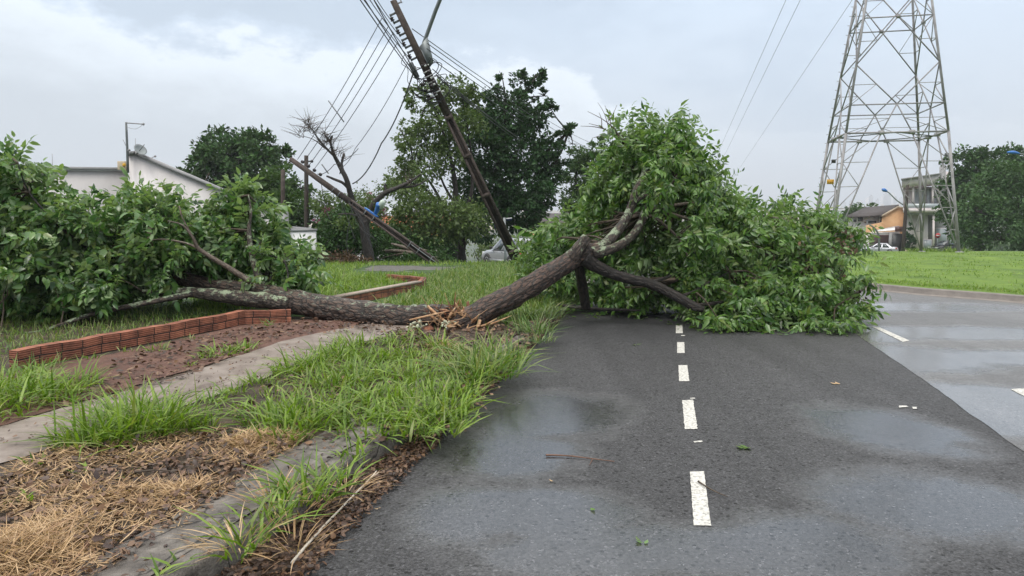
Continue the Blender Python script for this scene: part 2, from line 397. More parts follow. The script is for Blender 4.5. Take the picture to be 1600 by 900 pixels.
    M['twig'] = pmat('brown_twig', [(0.03, 0.022, 0.015), (0.085, 0.06, 0.04)], 14, 0.75)
    M['twig_red'] = pmat('red_brown_twig', [(0.07, 0.032, 0.02), (0.17, 0.085, 0.05)], 14, 0.75)
    M['twig_white'] = pmat('bleached_stick', [(0.42, 0.37, 0.31), (0.60, 0.55, 0.48)], 14, 0.8)
    M['leaf_fallen'] = leafmat('fresh_fallen_leaves', [(0.020, 0.051, 0.012), (0.037, 0.097, 0.019), (0.062, 0.141, 0.025), (0.101, 0.204, 0.036), (0.138, 0.242, 0.050), (0.055, 0.132, 0.032), (0.143, 0.187, 0.042)], (0.165, 0.242, 0.105), 0.33, 0.28, 0.6)
    M['leaf_left'] = leafmat('broad_fallen_leaves', [(0.018, 0.049, 0.014), (0.034, 0.091, 0.022), (0.056, 0.135, 0.031), (0.095, 0.192, 0.044), (0.134, 0.234, 0.066), (0.047, 0.120, 0.031), (0.134, 0.171, 0.044)], (0.213, 0.296, 0.154), 0.28, 0.25, 0.6)
    M['leaf_dark'] = leafmat('dark_evergreen_leaves', [(0.013, 0.040, 0.013), (0.023, 0.066, 0.020), (0.039, 0.099, 0.028)], (0.039, 0.074, 0.031), 0.6, 0.12, 0.25)
    M['leaf_olive'] = leafmat('olive_leaves', [(0.044, 0.078, 0.020), (0.068, 0.114, 0.030), (0.097, 0.150, 0.042), (0.116, 0.155, 0.055)], (0.097, 0.134, 0.060), 0.6, 0.25, 0.3)
    M['leaf_mid'] = leafmat('mid_green_leaves', [(0.021, 0.053, 0.012), (0.037, 0.084, 0.017), (0.060, 0.119, 0.024)], (0.057, 0.099, 0.030), 0.6, 0.2, 0.3)
    M['leaf_deep'] = leafmat('deep_green_leaves', [(0.015, 0.046, 0.011), (0.026, 0.073, 0.016), (0.046, 0.112, 0.022)], (0.041, 0.074, 0.027), 0.6, 0.15, 0.25)
    M['leaf_grey'] = leafmat('greyish_leaves', [(0.029, 0.067, 0.025), (0.047, 0.101, 0.034), (0.076, 0.148, 0.049)], (0.064, 0.108, 0.047), 0.6, 0.15, 0.25)
    M['leaf_pink'] = leafmat('dusky_pink_flowers', [(0.22, 0.07, 0.15), (0.34, 0.12, 0.24), (0.28, 0.10, 0.16)], None, 0.7, 0.2)
    M['leaf_brown'] = leafmat('withered_brown_leaves', [(0.04, 0.022, 0.014), (0.085, 0.05, 0.03), (0.13, 0.075, 0.04), (0.035, 0.03, 0.018)], None, 0.8, 0.1)
    M['dead_leaf'] = leafmat('wet_dead_leaves', [(0.024, 0.014, 0.010), (0.058, 0.030, 0.021), (0.108, 0.055, 0.032), (0.182, 0.103, 0.056), (0.037, 0.020, 0.016)], None, 0.5, 0.05)
    M['grass'] = leafmat('fresh_grass', [(0.058, 0.115, 0.010), (0.100, 0.180, 0.016), (0.152, 0.250, 0.024), (0.210, 0.300, 0.045), (0.084, 0.145, 0.018), (0.252, 0.270, 0.090)], None, 0.45, 0.3)
    M['grass_dark'] = leafmat('tall_grass', [(0.045, 0.10, 0.014), (0.078, 0.15, 0.020), (0.115, 0.20, 0.028), (0.19, 0.24, 0.07), (0.24, 0.24, 0.11)], None, 0.45, 0.3)
    M['grass_grey'] = leafmat('seedy_grass', [(0.06, 0.12, 0.035), (0.09, 0.17, 0.045), (0.16, 0.22, 0.09), (0.20, 0.22, 0.11)], None, 0.55, 0.25)
    M['straw'] = leafmat('dry_straw', [(0.193, 0.114, 0.053), (0.326, 0.204, 0.101), (0.428, 0.288, 0.155), (0.510, 0.367, 0.227), (0.265, 0.149, 0.084)], None, 0.7, 0.15)


def brickmat():
    """Hollow clay bricks stacked: joints come from UV in metres (u along, v up)."""
    m = bpy.data.materials.new('red_clay_brick'); m.use_nodes = True
    nt = m.node_tree; N = nt.nodes.new; L = nt.links.new
    b = nt.nodes['Principled BSDF']; b.inputs['Roughness'].default_value = 0.75
    uv = N('ShaderNodeUVMap')
    wn = N('ShaderNodeTexNoise'); wn.inputs['Scale'].default_value = 6; L(uv.outputs[0], wn.inputs['Vector'])
    ad = N('ShaderNodeMix'); ad.data_type = 'RGBA'; ad.blend_type = 'LINEAR_LIGHT'; ad.inputs[0].default_value = 0.012
    L(uv.outputs[0], ad.inputs[6]); L(wn.outputs['Color'], ad.inputs[7])
    br = N('ShaderNodeTexBrick'); br.offset = 0.06; br.inputs['Scale'].default_value = 1.0
    br.inputs['Brick Width'].default_value = 0.245; br.inputs['Row Height'].default_value = 0.098
    br.inputs['Mortar Size'].default_value = 0.008; br.inputs['Mortar Smooth'].default_value = 0.3
    br.inputs['Color1'].default_value = (0.23, 0.078, 0.046, 1); br.inputs['Color2'].default_value = (0.37, 0.145, 0.085, 1)
    br.inputs['Mortar'].default_value = (0.03, 0.014, 0.01, 1)
    L(ad.outputs[2], br.inputs['Vector'])
    n = N('ShaderNodeTexNoise'); n.inputs['Scale'].default_value = 4; n.inputs['Detail'].default_value = 12; n.inputs['Roughness'].default_value = 0.7; L(uv.outputs[0], n.inputs['Vector'])
    r = N('ShaderNodeValToRGB'); r.color_ramp.elements[0].color = (0.22, 0.2, 0.18, 1); r.color_ramp.elements[1].color = (1.1, 1.05, 1.0, 1)
    r.color_ramp.elements[0].position = .33; r.color_ramp.elements[1].position = .62
    L(n.outputs[0], r.inputs[0])
    mx = N('ShaderNodeMix'); mx.data_type = 'RGBA'; mx.blend_type = 'MULTIPLY'; mx.inputs[0].default_value = 1
    L(br.outputs[0], mx.inputs[6]); L(r.outputs[0], mx.inputs[7]); L(mx.outputs[2], b.inputs['Base Color'])
    # ribbed faces of hollow blocks plus joints
    wv = N('ShaderNodeTexWave'); wv.bands_direction = 'Y'; wv.inputs['Scale'].default_value = 14; L(uv.outputs[0], wv.inputs['Vector'])
    h = N('ShaderNodeMath'); h.operation = 'MULTIPLY_ADD'; L(br.outputs['Fac'], h.inputs[0]); h.inputs[1].default_value = -3.0; L(wv.outputs['Fac'], h.inputs[2])
    bp = N('ShaderNodeBump'); bp.inputs['Strength'].default_value = 0.7; bp.inputs['Distance'].default_value = 0.006
    L(h.outputs[0], bp.inputs['Height']); L(bp.outputs[0], b.inputs['Normal'])
    return m


setup_materials()
M['slab'] = slabmat()

# ---------------------------------------------------------------- building helpers
BASE = {}        # world position of every empty / parent


def tag(o, label=None, cat=None, group=None, kind=None):
    if label: o['label'] = label
    if cat: o['category'] = cat
    if group: o['group'] = group
    if kind: o['kind'] = kind
    return o


def empty(name, loc, label=None, cat=None, group=None, rz=0.0):
    o = bpy.data.objects.new(name, None); COL.objects.link(o)
    o.empty_display_size = 0.2
    o.location = loc; o.rotation_euler = (0, 0, rz)
    BASE[o.name] = Vector(loc)
    return tag(o, label, cat, group)


def np_mesh(name, V, faces, mat, parent=None, smooth=False, uv=None, local=False):
    """V: (n,3); faces: list of (k, m) index arrays. World coordinates unless local."""
    V = np.asarray(V, dtype=np.float64).reshape(-1, 3)
    me = bpy.data.meshes.new(name)
    if local or parent is None:
        off = np.zeros(3)
        if parent is None and len(V):
            off = np.array([(V[:, 0].min() + V[:, 0].max()) / 2, (V[:, 1].min() + V[:, 1].max()) / 2, V[:, 2].min()])
            if local: off = np.zeros(3)
    else:
        off = np.array(BASE[parent.name])
    Vl = V - off
    faces = [np.asarray(f, dtype=np.int32) for f in faces if len(f)]
    nl = sum(f.size for f in faces); npol = sum(len(f) for f in faces)
    me.vertices.add(len(V)); me.loops.add(nl); me.polygons.add(npol)
    me.vertices.foreach_set('co', Vl.astype(np.float32).ravel())
    li = np.concatenate([f.ravel() for f in faces])
    ls = []; c = 0
    for f in faces:
        ls.append(c + np.arange(len(f)) * f.shape[1]); c += f.size
    me.loops.foreach_set('vertex_index', li)
    me.polygons.foreach_set('loop_start', np.concatenate(ls).astype(np.int32))
    if smooth:
        me.polygons.foreach_set('use_smooth', np.ones(npol, dtype=bool))
    me.update(calc_edges=True)
    if uv is not None:
        u = me.uv_layers.new(name='UVMap')
        u.data.foreach_set('uv', np.asarray(uv, dtype=np.float32)[li].ravel())
    me.materials.append(mat)
    o = bpy.data.objects.new(name, me); COL.objects.link(o)
    if parent is not None:
        o.parent = parent
        BASE[o.name] = BASE[parent.name]
    else:
        o.location = off; BASE[o.name] = Vector(off)
    return o


class MB:
    """Collects shapes, then links them as one mesh."""

    def __init__(s): s.v = []; s.f = []; s.uv = []

    def add(s, verts, faces, uv=None):
        k = len(s.v); s.v += [tuple(v) for v in verts]; s.f += [[i + k for i in f] for f in faces]
        s.uv += list(uv) if uv is not None else [(v[0], v[2]) for v in verts]
        return s

    def box(s, c, size, rz=0.0, ax=None):
        hx, hy, hz = size[0] / 2, size[1] / 2, size[2] / 2
        c = Vector(c)
        if ax: X, Y, Z = [Vector(a) for a in ax]
        else: X, Y, Z = Vector((math.cos(rz), math.sin(rz), 0)), Vector((-math.sin(rz), math.cos(rz), 0)), Vector((0, 0, 1))
        vs = [c + X * (hx * i) + Y * (hy * j) + Z * (hz * k) for i in (-1, 1) for j in (-1, 1) for k in (-1, 1)]
        return s.add(vs, [(0, 1, 3, 2), (4, 6, 7, 5), (0, 4, 5, 1), (2, 3, 7, 6), (0, 2, 6, 4), (1, 5, 7, 3)])

    def bar(s, p, q, w, h=None, w2=None, h2=None, up=(0, 0, 1)):
        p, q = Vector(p), Vector(q); d = (q - p).normalized(); up = Vector(up)
        if abs(d.dot(up)) > 0.98: up = Vector((0, 1, 0))
        X = d.cross(up).normalized(); Y = X.cross(d).normalized()
        h = h or w; w2 = w2 or w; h2 = h2 or h
        vs = [p + X * (w / 2 * i) + Y * (h / 2 * j) for i, j in ((-1, -1), (1, -1), (1, 1), (-1, 1))]
        vs += [q + X * (w2 / 2 * i) + Y * (h2 / 2 * j) for i, j in ((-1, -1), (1, -1), (1, 1), (-1, 1))]
        return s.add(vs, [(0, 3, 2, 1), (4, 5, 6, 7), (0, 1, 5, 4), (1, 2, 6, 5), (2, 3, 7, 6), (3, 0, 4, 7)])

    def prism(s, poly, d):
        """polygon of 3-D points extruded by vector d"""
        n = len(poly); d = Vector(d); vs = [Vector(p) for p in poly] + [Vector(p) + d for p in poly]
        fs = [tuple(range(n))[::-1], tuple(range(n, 2 * n))] + [(i, (i + 1) % n, n + (i + 1) % n, n + i) for i in range(n)]
        return s.add(vs, fs)

    def tube(s, pts, rad, sides=8, sub=3, rough=0.0, seed=0, ridge=0.0, ring=None):
        V, F, UV = tube(pts, rad, sides, sub, rough, seed, ridge, ring)
        return s.add(V, F, UV)

    def lathe(s, prof, c, axis, sides=16):
        """profile [(along, radius)] round an axis"""
        a = Vector(axis).normalized(); t = Vector((0, 0, 1)) if abs(a.z) < 0.9 else Vector((1, 0, 0))
        X = a.cross(t).normalized(); Y = a.cross(X); c = Vector(c); vs = []
        for (h, r) in prof:
            for i in range(sides):
                w = 2 * math.pi * i / sides; vs.append(c + a * h + X * (r * math.cos(w)) + Y * (r * math.sin(w)))
        n = len(prof); fs = []
        for j in range(n - 1):
            for i in range(sides):
                fs.append((j * sides + i, j * sides + (i + 1) % sides, (j + 1) * sides + (i + 1) % sides, (j + 1) * sides + i))
        fs.append(tuple(range(sides))[::-1]); fs.append(tuple(range((n - 1) * sides, n * sides)))
        return s.add(vs, fs)

    def build(s, name, mat, parent=None, smooth=False, local=False, bevel=0.0):
        by = {}
        for f in s.f: by.setdefault(len(f), []).append(f)
        o = np_mesh(name, s.v, list(by.values()), mat, parent, smooth, s.uv, local)
        if bevel:
            b = o.modifiers.new('edge', 'BEVEL'); b.width = bevel; b.segments = 2; b.limit_method = 'ANGLE'; b.angle_limit = R(40)
        return o


def spline(pts, n):
    """Catmull-Rom through (x,y,z,r) rows"""
    P = np.array(pts, float); out = []
    for i in range(len(P) - 1):
        p0, p1, p2, p3 = P[max(0, i - 1)], P[i], P[i + 1], P[min(len(P) - 1, i + 2)]
        for k in range(n):
            t = k / n
            out.append(0.5 * ((2 * p1) + (-p0 + p2) * t + (2 * p0 - 5 * p1 + 4 * p2 - p3) * t * t + (-p0 + 3 * p1 - 3 * p2 + p3) * t ** 3))
    out.append(P[-1]); return np.array(out)


def tube(pts, rad, sides=8, sub=3, rough=0.0, seed=0, ridge=0.0, ring=None):
    rad = [rad] * len(pts) if isinstance(rad, (int, float)) else rad
    rows = [(*p, r) for p, r in zip(pts, rad)]
    if ring:
        ln = sum((Vector(pts[i + 1]) - Vector(pts[i])).length for i in range(len(pts) - 1))
        sub = max(2, int(ln / ring / (len(pts) - 1)))
    S = spline(rows, sub); n = len(S); V = []; UV = []
    t = Vector(S[1][:3] - S[0][:3]).normalized()
    u = t.cross(Vector((0, 0, 1)) if abs(t.z) < 0.9 else Vector((1, 0, 0))).normalized()
    ln = 0.0; r0 = max(1e-4, float(np.mean(S[:, 3])))
    for i in range(n):
        a = S[max(0, i - 1)][:3]; b = S[min(n - 1, i + 1)][:3]
        t = Vector(b - a).normalized()
        u = (u - t * u.dot(t)).normalized(); w = t.cross(u)
        c = Vector(S[i][:3]); r = max(0.0005, S[i][3])
        if i: ln += float(np.linalg.norm(S[i][:3] - S[i - 1][:3]))
        for k in range(sides):
            an = 2 * math.pi * k / sides
            d = u * math.cos(an) + w * math.sin(an); rr = r
            if rough:
                rr *= 1 + rough * noise.fractal(c * 2.2 / max(.3, r * 4) + d * 0.9 + Vector((seed, 0, 0)), 1.0, 2.0, 3)
            if ridge:
                q = Vector((d.x * 7, d.y * 7 + ln * 2.4, d.z * 7 + seed)) + noise.noise_vector(c * 3) * 0.8
                rr += ridge * (abs(noise.noise(q)) * 2 - 0.5)
            V.append(c + d * rr); UV.append((k / sides * 2 * math.pi * r0, ln))
    F = []
    for i in range(n - 1):
        for k in range(sides):
            F.append((i * sides + k, i * sides + (k + 1) % sides, (i + 1) * sides + (k + 1) % sides, (i + 1) * sides + k))
    F.append(tuple(range(sides))[::-1]); F.append(tuple(range((n - 1) * sides, n * sides)))
    return V, F, UV


def resample(poly, n):
    P = [Vector(p) for p in poly]; L = [0]
    for a, b in zip(P, P[1:]): L.append(L[-1] + (b - a).length)
    out = []
    for i in range(n + 1):
        s = L[-1] * i / n; j = 0
        while j < len(P) - 2 and L[j + 1] < s: j += 1
        out.append(P[j].lerp(P[j + 1], (s - L[j]) / max(1e-9, L[j + 1] - L[j])))
    return out


def strip(name, left, right, nlen, nacr, zf, mat, parent=None, kind='structure', edge_noise=0.0, smooth=True):
    """sheet between two plan polylines; zf(x, y, across 0..1) gives its height"""
    A, B = resample(left, nlen), resample(right, nlen); V = []; uv = []
    for i in range(nlen + 1):
        for k in range(nacr + 1):
            p = A[i].lerp(B[i], k / nacr)
            if edge_noise and k in (0, nacr):
                q = noise.noise(p * 2.1 + Vector((0, 0, 5))) + 0.6 * noise.noise(p * 7)
                p = p + (B[i] - A[i]).normalized() * edge_noise * q
            V.append((p.x, p.y, zf(p.x, p.y, k / nacr))); uv.append((p.x, p.y))
    F = [(i * (nacr + 1) + k, i * (nacr + 1) + k + 1, (i + 1) * (nacr + 1) + k + 1, (i + 1) * (nacr + 1) + k) for i in range(nlen) for k in range(nacr)]
    # face up
    a, b, c = [np.array(V[j]) for j in F[0][:3]]
    if np.cross(b - a, c - a)[2] < 0: F = [f[::-1] for f in F]
    o = np_mesh(name, V, [F], mat, parent, smooth, uv)
    if kind and parent is None: o['kind'] = kind
    return o


# ---- leaves -------------------------------------------------------------
def rot_frames(axis, rng):
    """orthonormal frames whose X is axis, with random roll -> (n,3,3) columns X,Y,Z"""
    a = axis / np.linalg.norm(axis, axis=1, keepdims=True)
    t = rng.normal(size=a.shape); t -= a * (t * a).sum(1, keepdims=True); t /= np.linalg.norm(t, axis=1, keepdims=True)
    return np.stack([a, t, np.cross(a, t)], axis=2)


def up_frames(axis, rng, wob=0.5):
    """X along axis, Z as near to up as may be, wobbled: leaves that lie open to the sky"""
    a = axis / np.linalg.norm(axis, axis=1, keepdims=True)
    z = np.array([0, 0, 1.0]) + rng.normal(size=a.shape) * wob
    z -= a * (z * a).sum(1, keepdims=True); z /= np.linalg.norm(z, axis=1, keepdims=True) + 1e-9
    return np.stack([a, np.cross(z, a), z], axis=2)


def leaf_shape(L, W, fold=0.25, curl=0.25):
    """one pointed leaf along +X: 8 points, 4 quads + 2 triangles at the tip halves"""
    x = np.array([0.0, 0.30, 0.66, 1.0]) * L
    z = -curl * L * np.array([0, .07, .35, .8]) ** 1.0 * np.array([0, 1, 1, 1])
    w = np.array([0, .5, .40, 0]) * W
    V = [(x[0], 0, 0), (x[1], 0, z[1]), (x[2], 0, z[2]), (x[3], 0, z[3]),
         (x[1], w[1], z[1] + fold * w[1]), (x[2], w[2], z[2] + fold * w[2]), (x[1], -w[1], z[1] + fold * w[1]), (x[2], -w[2], z[2] + fold * w[2])]
    T = [(0, 1, 4), (0, 6, 1), (2, 3, 5), (2, 7, 3)]
    Q = [(1, 2, 5, 4), (6, 7, 2, 1)]
    return np.array(V), np.array(T), np.array(Q)


def sprig_proto(rng, n, length, leaf, droop=0.6, ratio=0.42):
    """leafy shoot along +X with alternate leaves"""
    VV, TT, QQ = [], [], []; k = 0
    for i in range(n):
        t = (i + 0.6) / n
        pos = np.array([length * t, 0, -0.18 * length * t * t])
        side = 1 if i % 2 else -1
        l = leaf * (0.75 + 0.5 * rng.random()) * (1.1 - 0.35 * abs(t - 0.5))
        V, T, Q = leaf_shape(l, l * ratio * (0.9 + .3 * rng.random()), 0.2 + 0.25 * rng.random(), 0.1 + 0.5 * rng.random())
        az = side * (R(35) + R(45) * rng.random()) if i < n - 1 else 0.0
        el = -droop * (0.1 + 0.9 * rng.random()); ro = rng.normal() * 0.5
        ca, sa, ce, se, cr, sr = math.cos(az), math.sin(az), math.cos(el), math.sin(el), math.cos(ro), math.sin(ro)
        Rx = np.array([[1, 0, 0], [0, cr, -sr], [0, sr, cr]]); Ry = np.array([[ce, 0, -se], [0, 1, 0], [se, 0, ce]]); Rz = np.array([[ca, -sa, 0], [sa, ca, 0], [0, 0, 1]])
        VV.append(V @ (Rz @ Ry @ Rx).T + pos); TT.append(T + k); QQ.append(Q + k); k += len(V)
    return np.concatenate(VV), np.concatenate(TT), np.concatenate(QQ)


def instance(protos, pos, frames, scale, rng):
    """copies of the prototypes welded into one set of arrays"""
    which = rng.integers(0, len(protos), len(pos)); VV, TT, QQ = [], [], []; k = 0
    for j, (V, T, Q) in enumerate(protos):
        s = np.nonzero(which == j)[0]
        if not len(s): continue
        W = np.einsum('nij,vj->nvi', frames[s], V) * scale[s][:, None, None] + pos[s][:, None, :]
        n, v = W.shape[:2]; offs = (np.arange(n) * v + k)[:, None, None]
        VV.append(W.reshape(-1, 3))
        if len(T): TT.append((T[None] + offs).reshape(-1, 3))
        if len(Q): QQ.append((Q[None] + offs).reshape(-1, 4))
        k += n * v
    return np.concatenate(VV), [np.concatenate(x) for x in (TT, QQ) if x]


def blob_points(blobs, n, rng, clump=0.3, per=26, inner=0.45):
    """points gathered in clumps near the skin of ellipsoids; returns positions and outward directions"""
    B = np.array(blobs, float); C, Rr = B[:, :3], B[:, 3:6]
    area = (Rr[:, 0] * Rr[:, 2] + Rr[:, 0] * Rr[:, 1] + Rr[:, 1] * Rr[:, 2]); pr = area / area.sum()
    nc = max(4, int(n / per)); bi = rng.choice(len(B), nc, p=pr)
    d = rng.normal(size=(nc, 3)); d /= np.linalg.norm(d, axis=1, keepdims=True)
    rad = inner + (1 - inner) * rng.random(nc) ** 0.55
    cc = C[bi] + d * Rr[bi] * rad[:, None]
    ci = rng.integers(0, nc, n)
    sz = clump * (Rr[bi].prod(1) ** (1 / 3)) * (0.6 + 0.8 * rng.random(nc))
    g = rng.normal(size=(n, 3)) * np.array([1, 1, 0.7])
    g *= np.minimum(1, 1.9 / (np.linalg.norm(g, axis=1, keepdims=True) + 1e-9))
    P = cc[ci] + g * sz[ci][:, None] * 0.62
    O = (P - C[bi[ci]]) / Rr[bi[ci]]; O /= np.linalg.norm(O, axis=1, keepdims=True) + 1e-9
    return P, O, cc


CARD = [(np.array([(0, 0, 0), (0.5, 0.27, 0.07), (1, 0, -0.06), (0.5, -0.27, 0.07)]), np.array([(0, 2, 1), (0, 3, 2)]), np.zeros((0, 4), int))]
CARD[0] = (CARD[0][0], np.array([(0, 2, 1), (0, 3, 2)]), np.zeros((0, 4), int))


def px_blob(px, py, Y, rx, ry, rd=None):
    c = at(px, py, Y); s = Y / FPX
    return (c.x, c.y, c.z, rx * s, (rd if rd is not None else rx) * s, ry * s)


def leaf_cloud(name, blobs, n, size, mat, parent, seed, clump=0.34, per=30, inner=0.4, floor=None):
    rng = np.random.default_rng(seed)
    P, O, cc = blob_points(blobs, n, rng, clump, per, inner)
    if floor is not None:
        P[:, 2] = np.maximum(P[:, 2], floor + 0.03 * rng.random(len(P)))
    ax = O + rng.normal(size=O.shape) * 0.8 + np.array([0, 0, -0.25])
    fr = up_frames(ax, rng, 0.8)
    V, F = instance(CARD, P, fr, size * (0.6 + 0.8 * rng.random(n)), rng)
    return np_mesh(name, V, F, mat, parent), cc


def tree(name, label, stem, limbs, blobs, n, size, mat, seed, bark=None, group=None, clump=0.27, per=46, inner=0.4, cat='tree', twigs=True, root=None):
    """stem and limbs: lists of (x,y,z,r) rows in the world; blobs: ellipsoids of the crown"""
    b = root or Vector(stem[0][:3])
    t = empty(name, b, label, cat, group)
    crown, cc = leaf_cloud('crown', blobs, n, size, mat, t, seed, clump, per, inner)
    mb = MB(); rnd = random.Random(seed)
    mb.tube([r[:3] for r in stem], [r[3] for r in stem], 10, 4, 0.12, seed)
    for l in limbs: mb.tube([r[:3] for r in l], [r[3] for r in l], 7, 3, 0.08, seed)
    if twigs:
        heads = [Vector(l[-1][:3]) for l in limbs] + [Vector(r[:3]) for r in stem[len(stem) // 2:]]
        for (x, y, z, rx, ry, rz) in blobs:
            c = Vector((x, y, z)); h = min(heads, key=lambda q: (q - c).length)
            m = h.lerp(c, 0.5) + Vector((rnd.uniform(-1, 1), rnd.uniform(-1, 1), rnd.uniform(-.3, .8))) * (c - h).length * 0.12
            r0 = 0.035 + 0.012 * (c - h).length
            mb.tube([h, m, c], [r0, r0 * .7, r0 * .4], 5, 3)
            for i in range(5):
                e = c + Vector((rnd.uniform(-1, 1) * rx, rnd.uniform(-1, 1) * ry, rnd.uniform(-.6, 1) * rz)) * 0.85
                mb.tube([c, c.lerp(e, .5) + Vector((0, 0, .08 * rz)), e], [r0 * .4, r0 * .28, r0 * .12], 4, 2)
    mb.build('trunk', bark or M['bark_far'], t, True)
    return t


def blades(pos, L, lean, droop, width, az, rng, taper=True):
    """arching grass blades, vectorised"""
    n = len(pos); T = np.array([0, .3, .65, 1.0])
    d = np.stack([np.cos(az), np.sin(az), np.zeros(n)], 1); s = np.stack([-np.sin(az), np.cos(az), np.zeros(n)], 1)
    tw = rng.normal(size=n) * 0.6
    V = np.zeros((n, 7, 3)); wv = np.array([.55, 1.0, .75])
    for i, t in enumerate(T):
        hor = L * (lean * t + droop * t * t); ver = L * (np.sqrt(np.maximum(0.05, 1 - lean ** 2)) * t - droop * 0.75 * t * t)
        c = pos + d * hor[:, None] + np.array([0, 0, 1.0]) * ver[:, None]
        if i < 3:
            ww = (s * np.cos(tw)[:, None] + np.array([0, 0, 1.0]) * (np.sin(tw) * 0.6)[:, None]) * (width * wv[i] / 2)[:, None]
            V[:, 2 * i] = c - ww; V[:, 2 * i + 1] = c + ww
        else: V[:, 6] = c
    o = (np.arange(n) * 7)[:, None]
    Q = np.concatenate([np.array([[0, 1, 3, 2]]) + o, np.array([[2, 3, 5, 4]]) + o]); Tt = np.array([[4, 5, 6]]) + o
    return V.reshape(-1, 3), Tt, Q


class Turf:
    def __init__(s, seed): s.rng = np.random.default_rng(seed); s.V = []; s.T = []; s.Q = []; s.k = 0

    def put(s, V, T, Q):
        s.V.append(V); s.T.append(T + s.k); s.Q.append(Q + s.k); s.k += len(V)

    def tuft(s, c, rad, h, n, width=0.009, lean=0.45, droop=0.45, flat=1.0):
        r = s.rng; n = max(4, int(n * .62)); width *= 1.5; a = r.random(n) * 2 * math.pi; q = np.sqrt(r.random(n)) * rad
        pos = np.stack([c[0] + q * np.cos(a), c[1] + q * np.sin(a) * flat, np.full(n, c[2])], 1)
        L = h * (0.4 + 0.95 * r.random(n) ** 1.3); az = a + r.normal(size=n) * 1.0
        le = np.clip(lean * (0.3 + 1.0 * q / rad) + r.normal(size=n) * 0.22, 0, .95)
        s.put(*blades(pos, L, le, droop * (0.2 + 1.5 * r.random(n)), width * (0.6 + 0.8 * r.random(n)), az, r))

    def field(s, pts, h, width=0.008, lean=0.35, droop=0.4, hvar=0.6):
        r = s.rng; n = len(pts)
        L = h * (1 - hvar / 2 + hvar * r.random(n)); az = r.random(n) * 2 * math.pi
        le = np.clip(np.abs(r.normal(size=n) * lean), 0, .95)
        s.put(*blades(np.asarray(pts), L, le, droop * r.random(n), width * (0.6 + 0.8 * r.random(n)), az, r))

    def build(s, name, mat, parent=None):
        return np_mesh(name, np.concatenate(s.V), [np.concatenate(s.T), np.concatenate(s.Q)], mat, parent)


def poly_points(poly, n, rng, zf):
    """n random points inside a plan polygon"""
    P = np.array([(p[0], p[1]) for p in poly]); lo, hi = P.min(0), P.max(0); out = []
    got = 0
    while got < n:
        c = lo + (hi - lo) * rng.random((n * 2, 2)); inside = np.zeros(len(c), bool); j = len(P) - 1
        for i in range(len(P)):
            cond = (P[i, 1] > c[:, 1]) != (P[j, 1] > c[:, 1])
            xi = (P[j, 0] - P[i, 0]) * (c[:, 1] - P[i, 1]) / (P[j, 1] - P[i, 1] + 1e-12) + P[i, 0]
            inside ^= cond & (c[:, 0] < xi); j = i
        out.append(c[inside]); got += int(inside.sum())
    c = np.concatenate(out)[:n]
    return np.array([(x, y, zf(x, y)) for x, y in c])

# ================================================================ SETTING
def vz(x, y):
    k = 1 - sstep(24, 36, y)
    return terrain(x, y) + 0.14 * k + 0.03 * noise.noise((x * .35, y * .35, 4))


def plan(pts, z=0.15): return [gp(a, b, z) for a, b in pts]


def build_terrain():
    rad = [0.0] + list(np.geomspace(1.0, 9000, 110)); na = 220; V = [(0, 0, -0.09)]; F4 = []; F3 = []
    for r in rad[1:]:
        for k in range(na):
            a = 2 * math.pi * k / na; x, y = r * math.sin(a), r * math.cos(a)
            V.append((x, y, terrain(x, y) - 0.09 - min(1.5, max(0, r - 60) * 0.004)))
    for k in range(na): F3.append((0, 1 + (k + 1) % na, 1 + k))
    for i in range(len(rad) - 2):
        b, c = 1 + i * na, 1 + (i + 1) * na
        for k in range(na): F4.append((b + k, b + (k + 1) % na, c + (k + 1) % na, c + k))
    o = np_mesh('ground', V, [F3, F4], M['terrain'], None, True); o['kind'] = 'structure'


build_terrain()

KERB = plan([(-160, 1200), (90, 1030), (293, 890), (357, 847), (467, 775), (550, 713), (627, 670), (740, 588), (826, 522), (868, 487), (905, 456), (944, 422)])
_d = (KERB[-1] - KERB[-2]).normalized()
KERB += [KERB[-1] + _d * 12, KERB[-1] + _d * 40]
KERB = [Vector((p.x, p.y, 0)) for p in KERB]
EDGE = [gp(a, b) for a, b in [(150, 1230), (280, 1090), (472, 900), (540, 826), (668, 700), (742, 630), (800, 572), (845, 526), (878, 492), (912, 458), (950, 422)]]
_d = (EDGE[-1] - EDGE[-2]).normalized()
EDGE += [EDGE[-1] + _d * 12, EDGE[-1] + _d * 40]


def side(poly, d):
    """plan polyline moved to its left by d"""
    out = []
    for i, p in enumerate(poly):
        t = (poly[min(i + 1, len(poly) - 1)] - poly[max(0, i - 1)]).normalized()
        out.append(Vector((p.x - t.y * d, p.y + t.x * d, 0)))
    return out


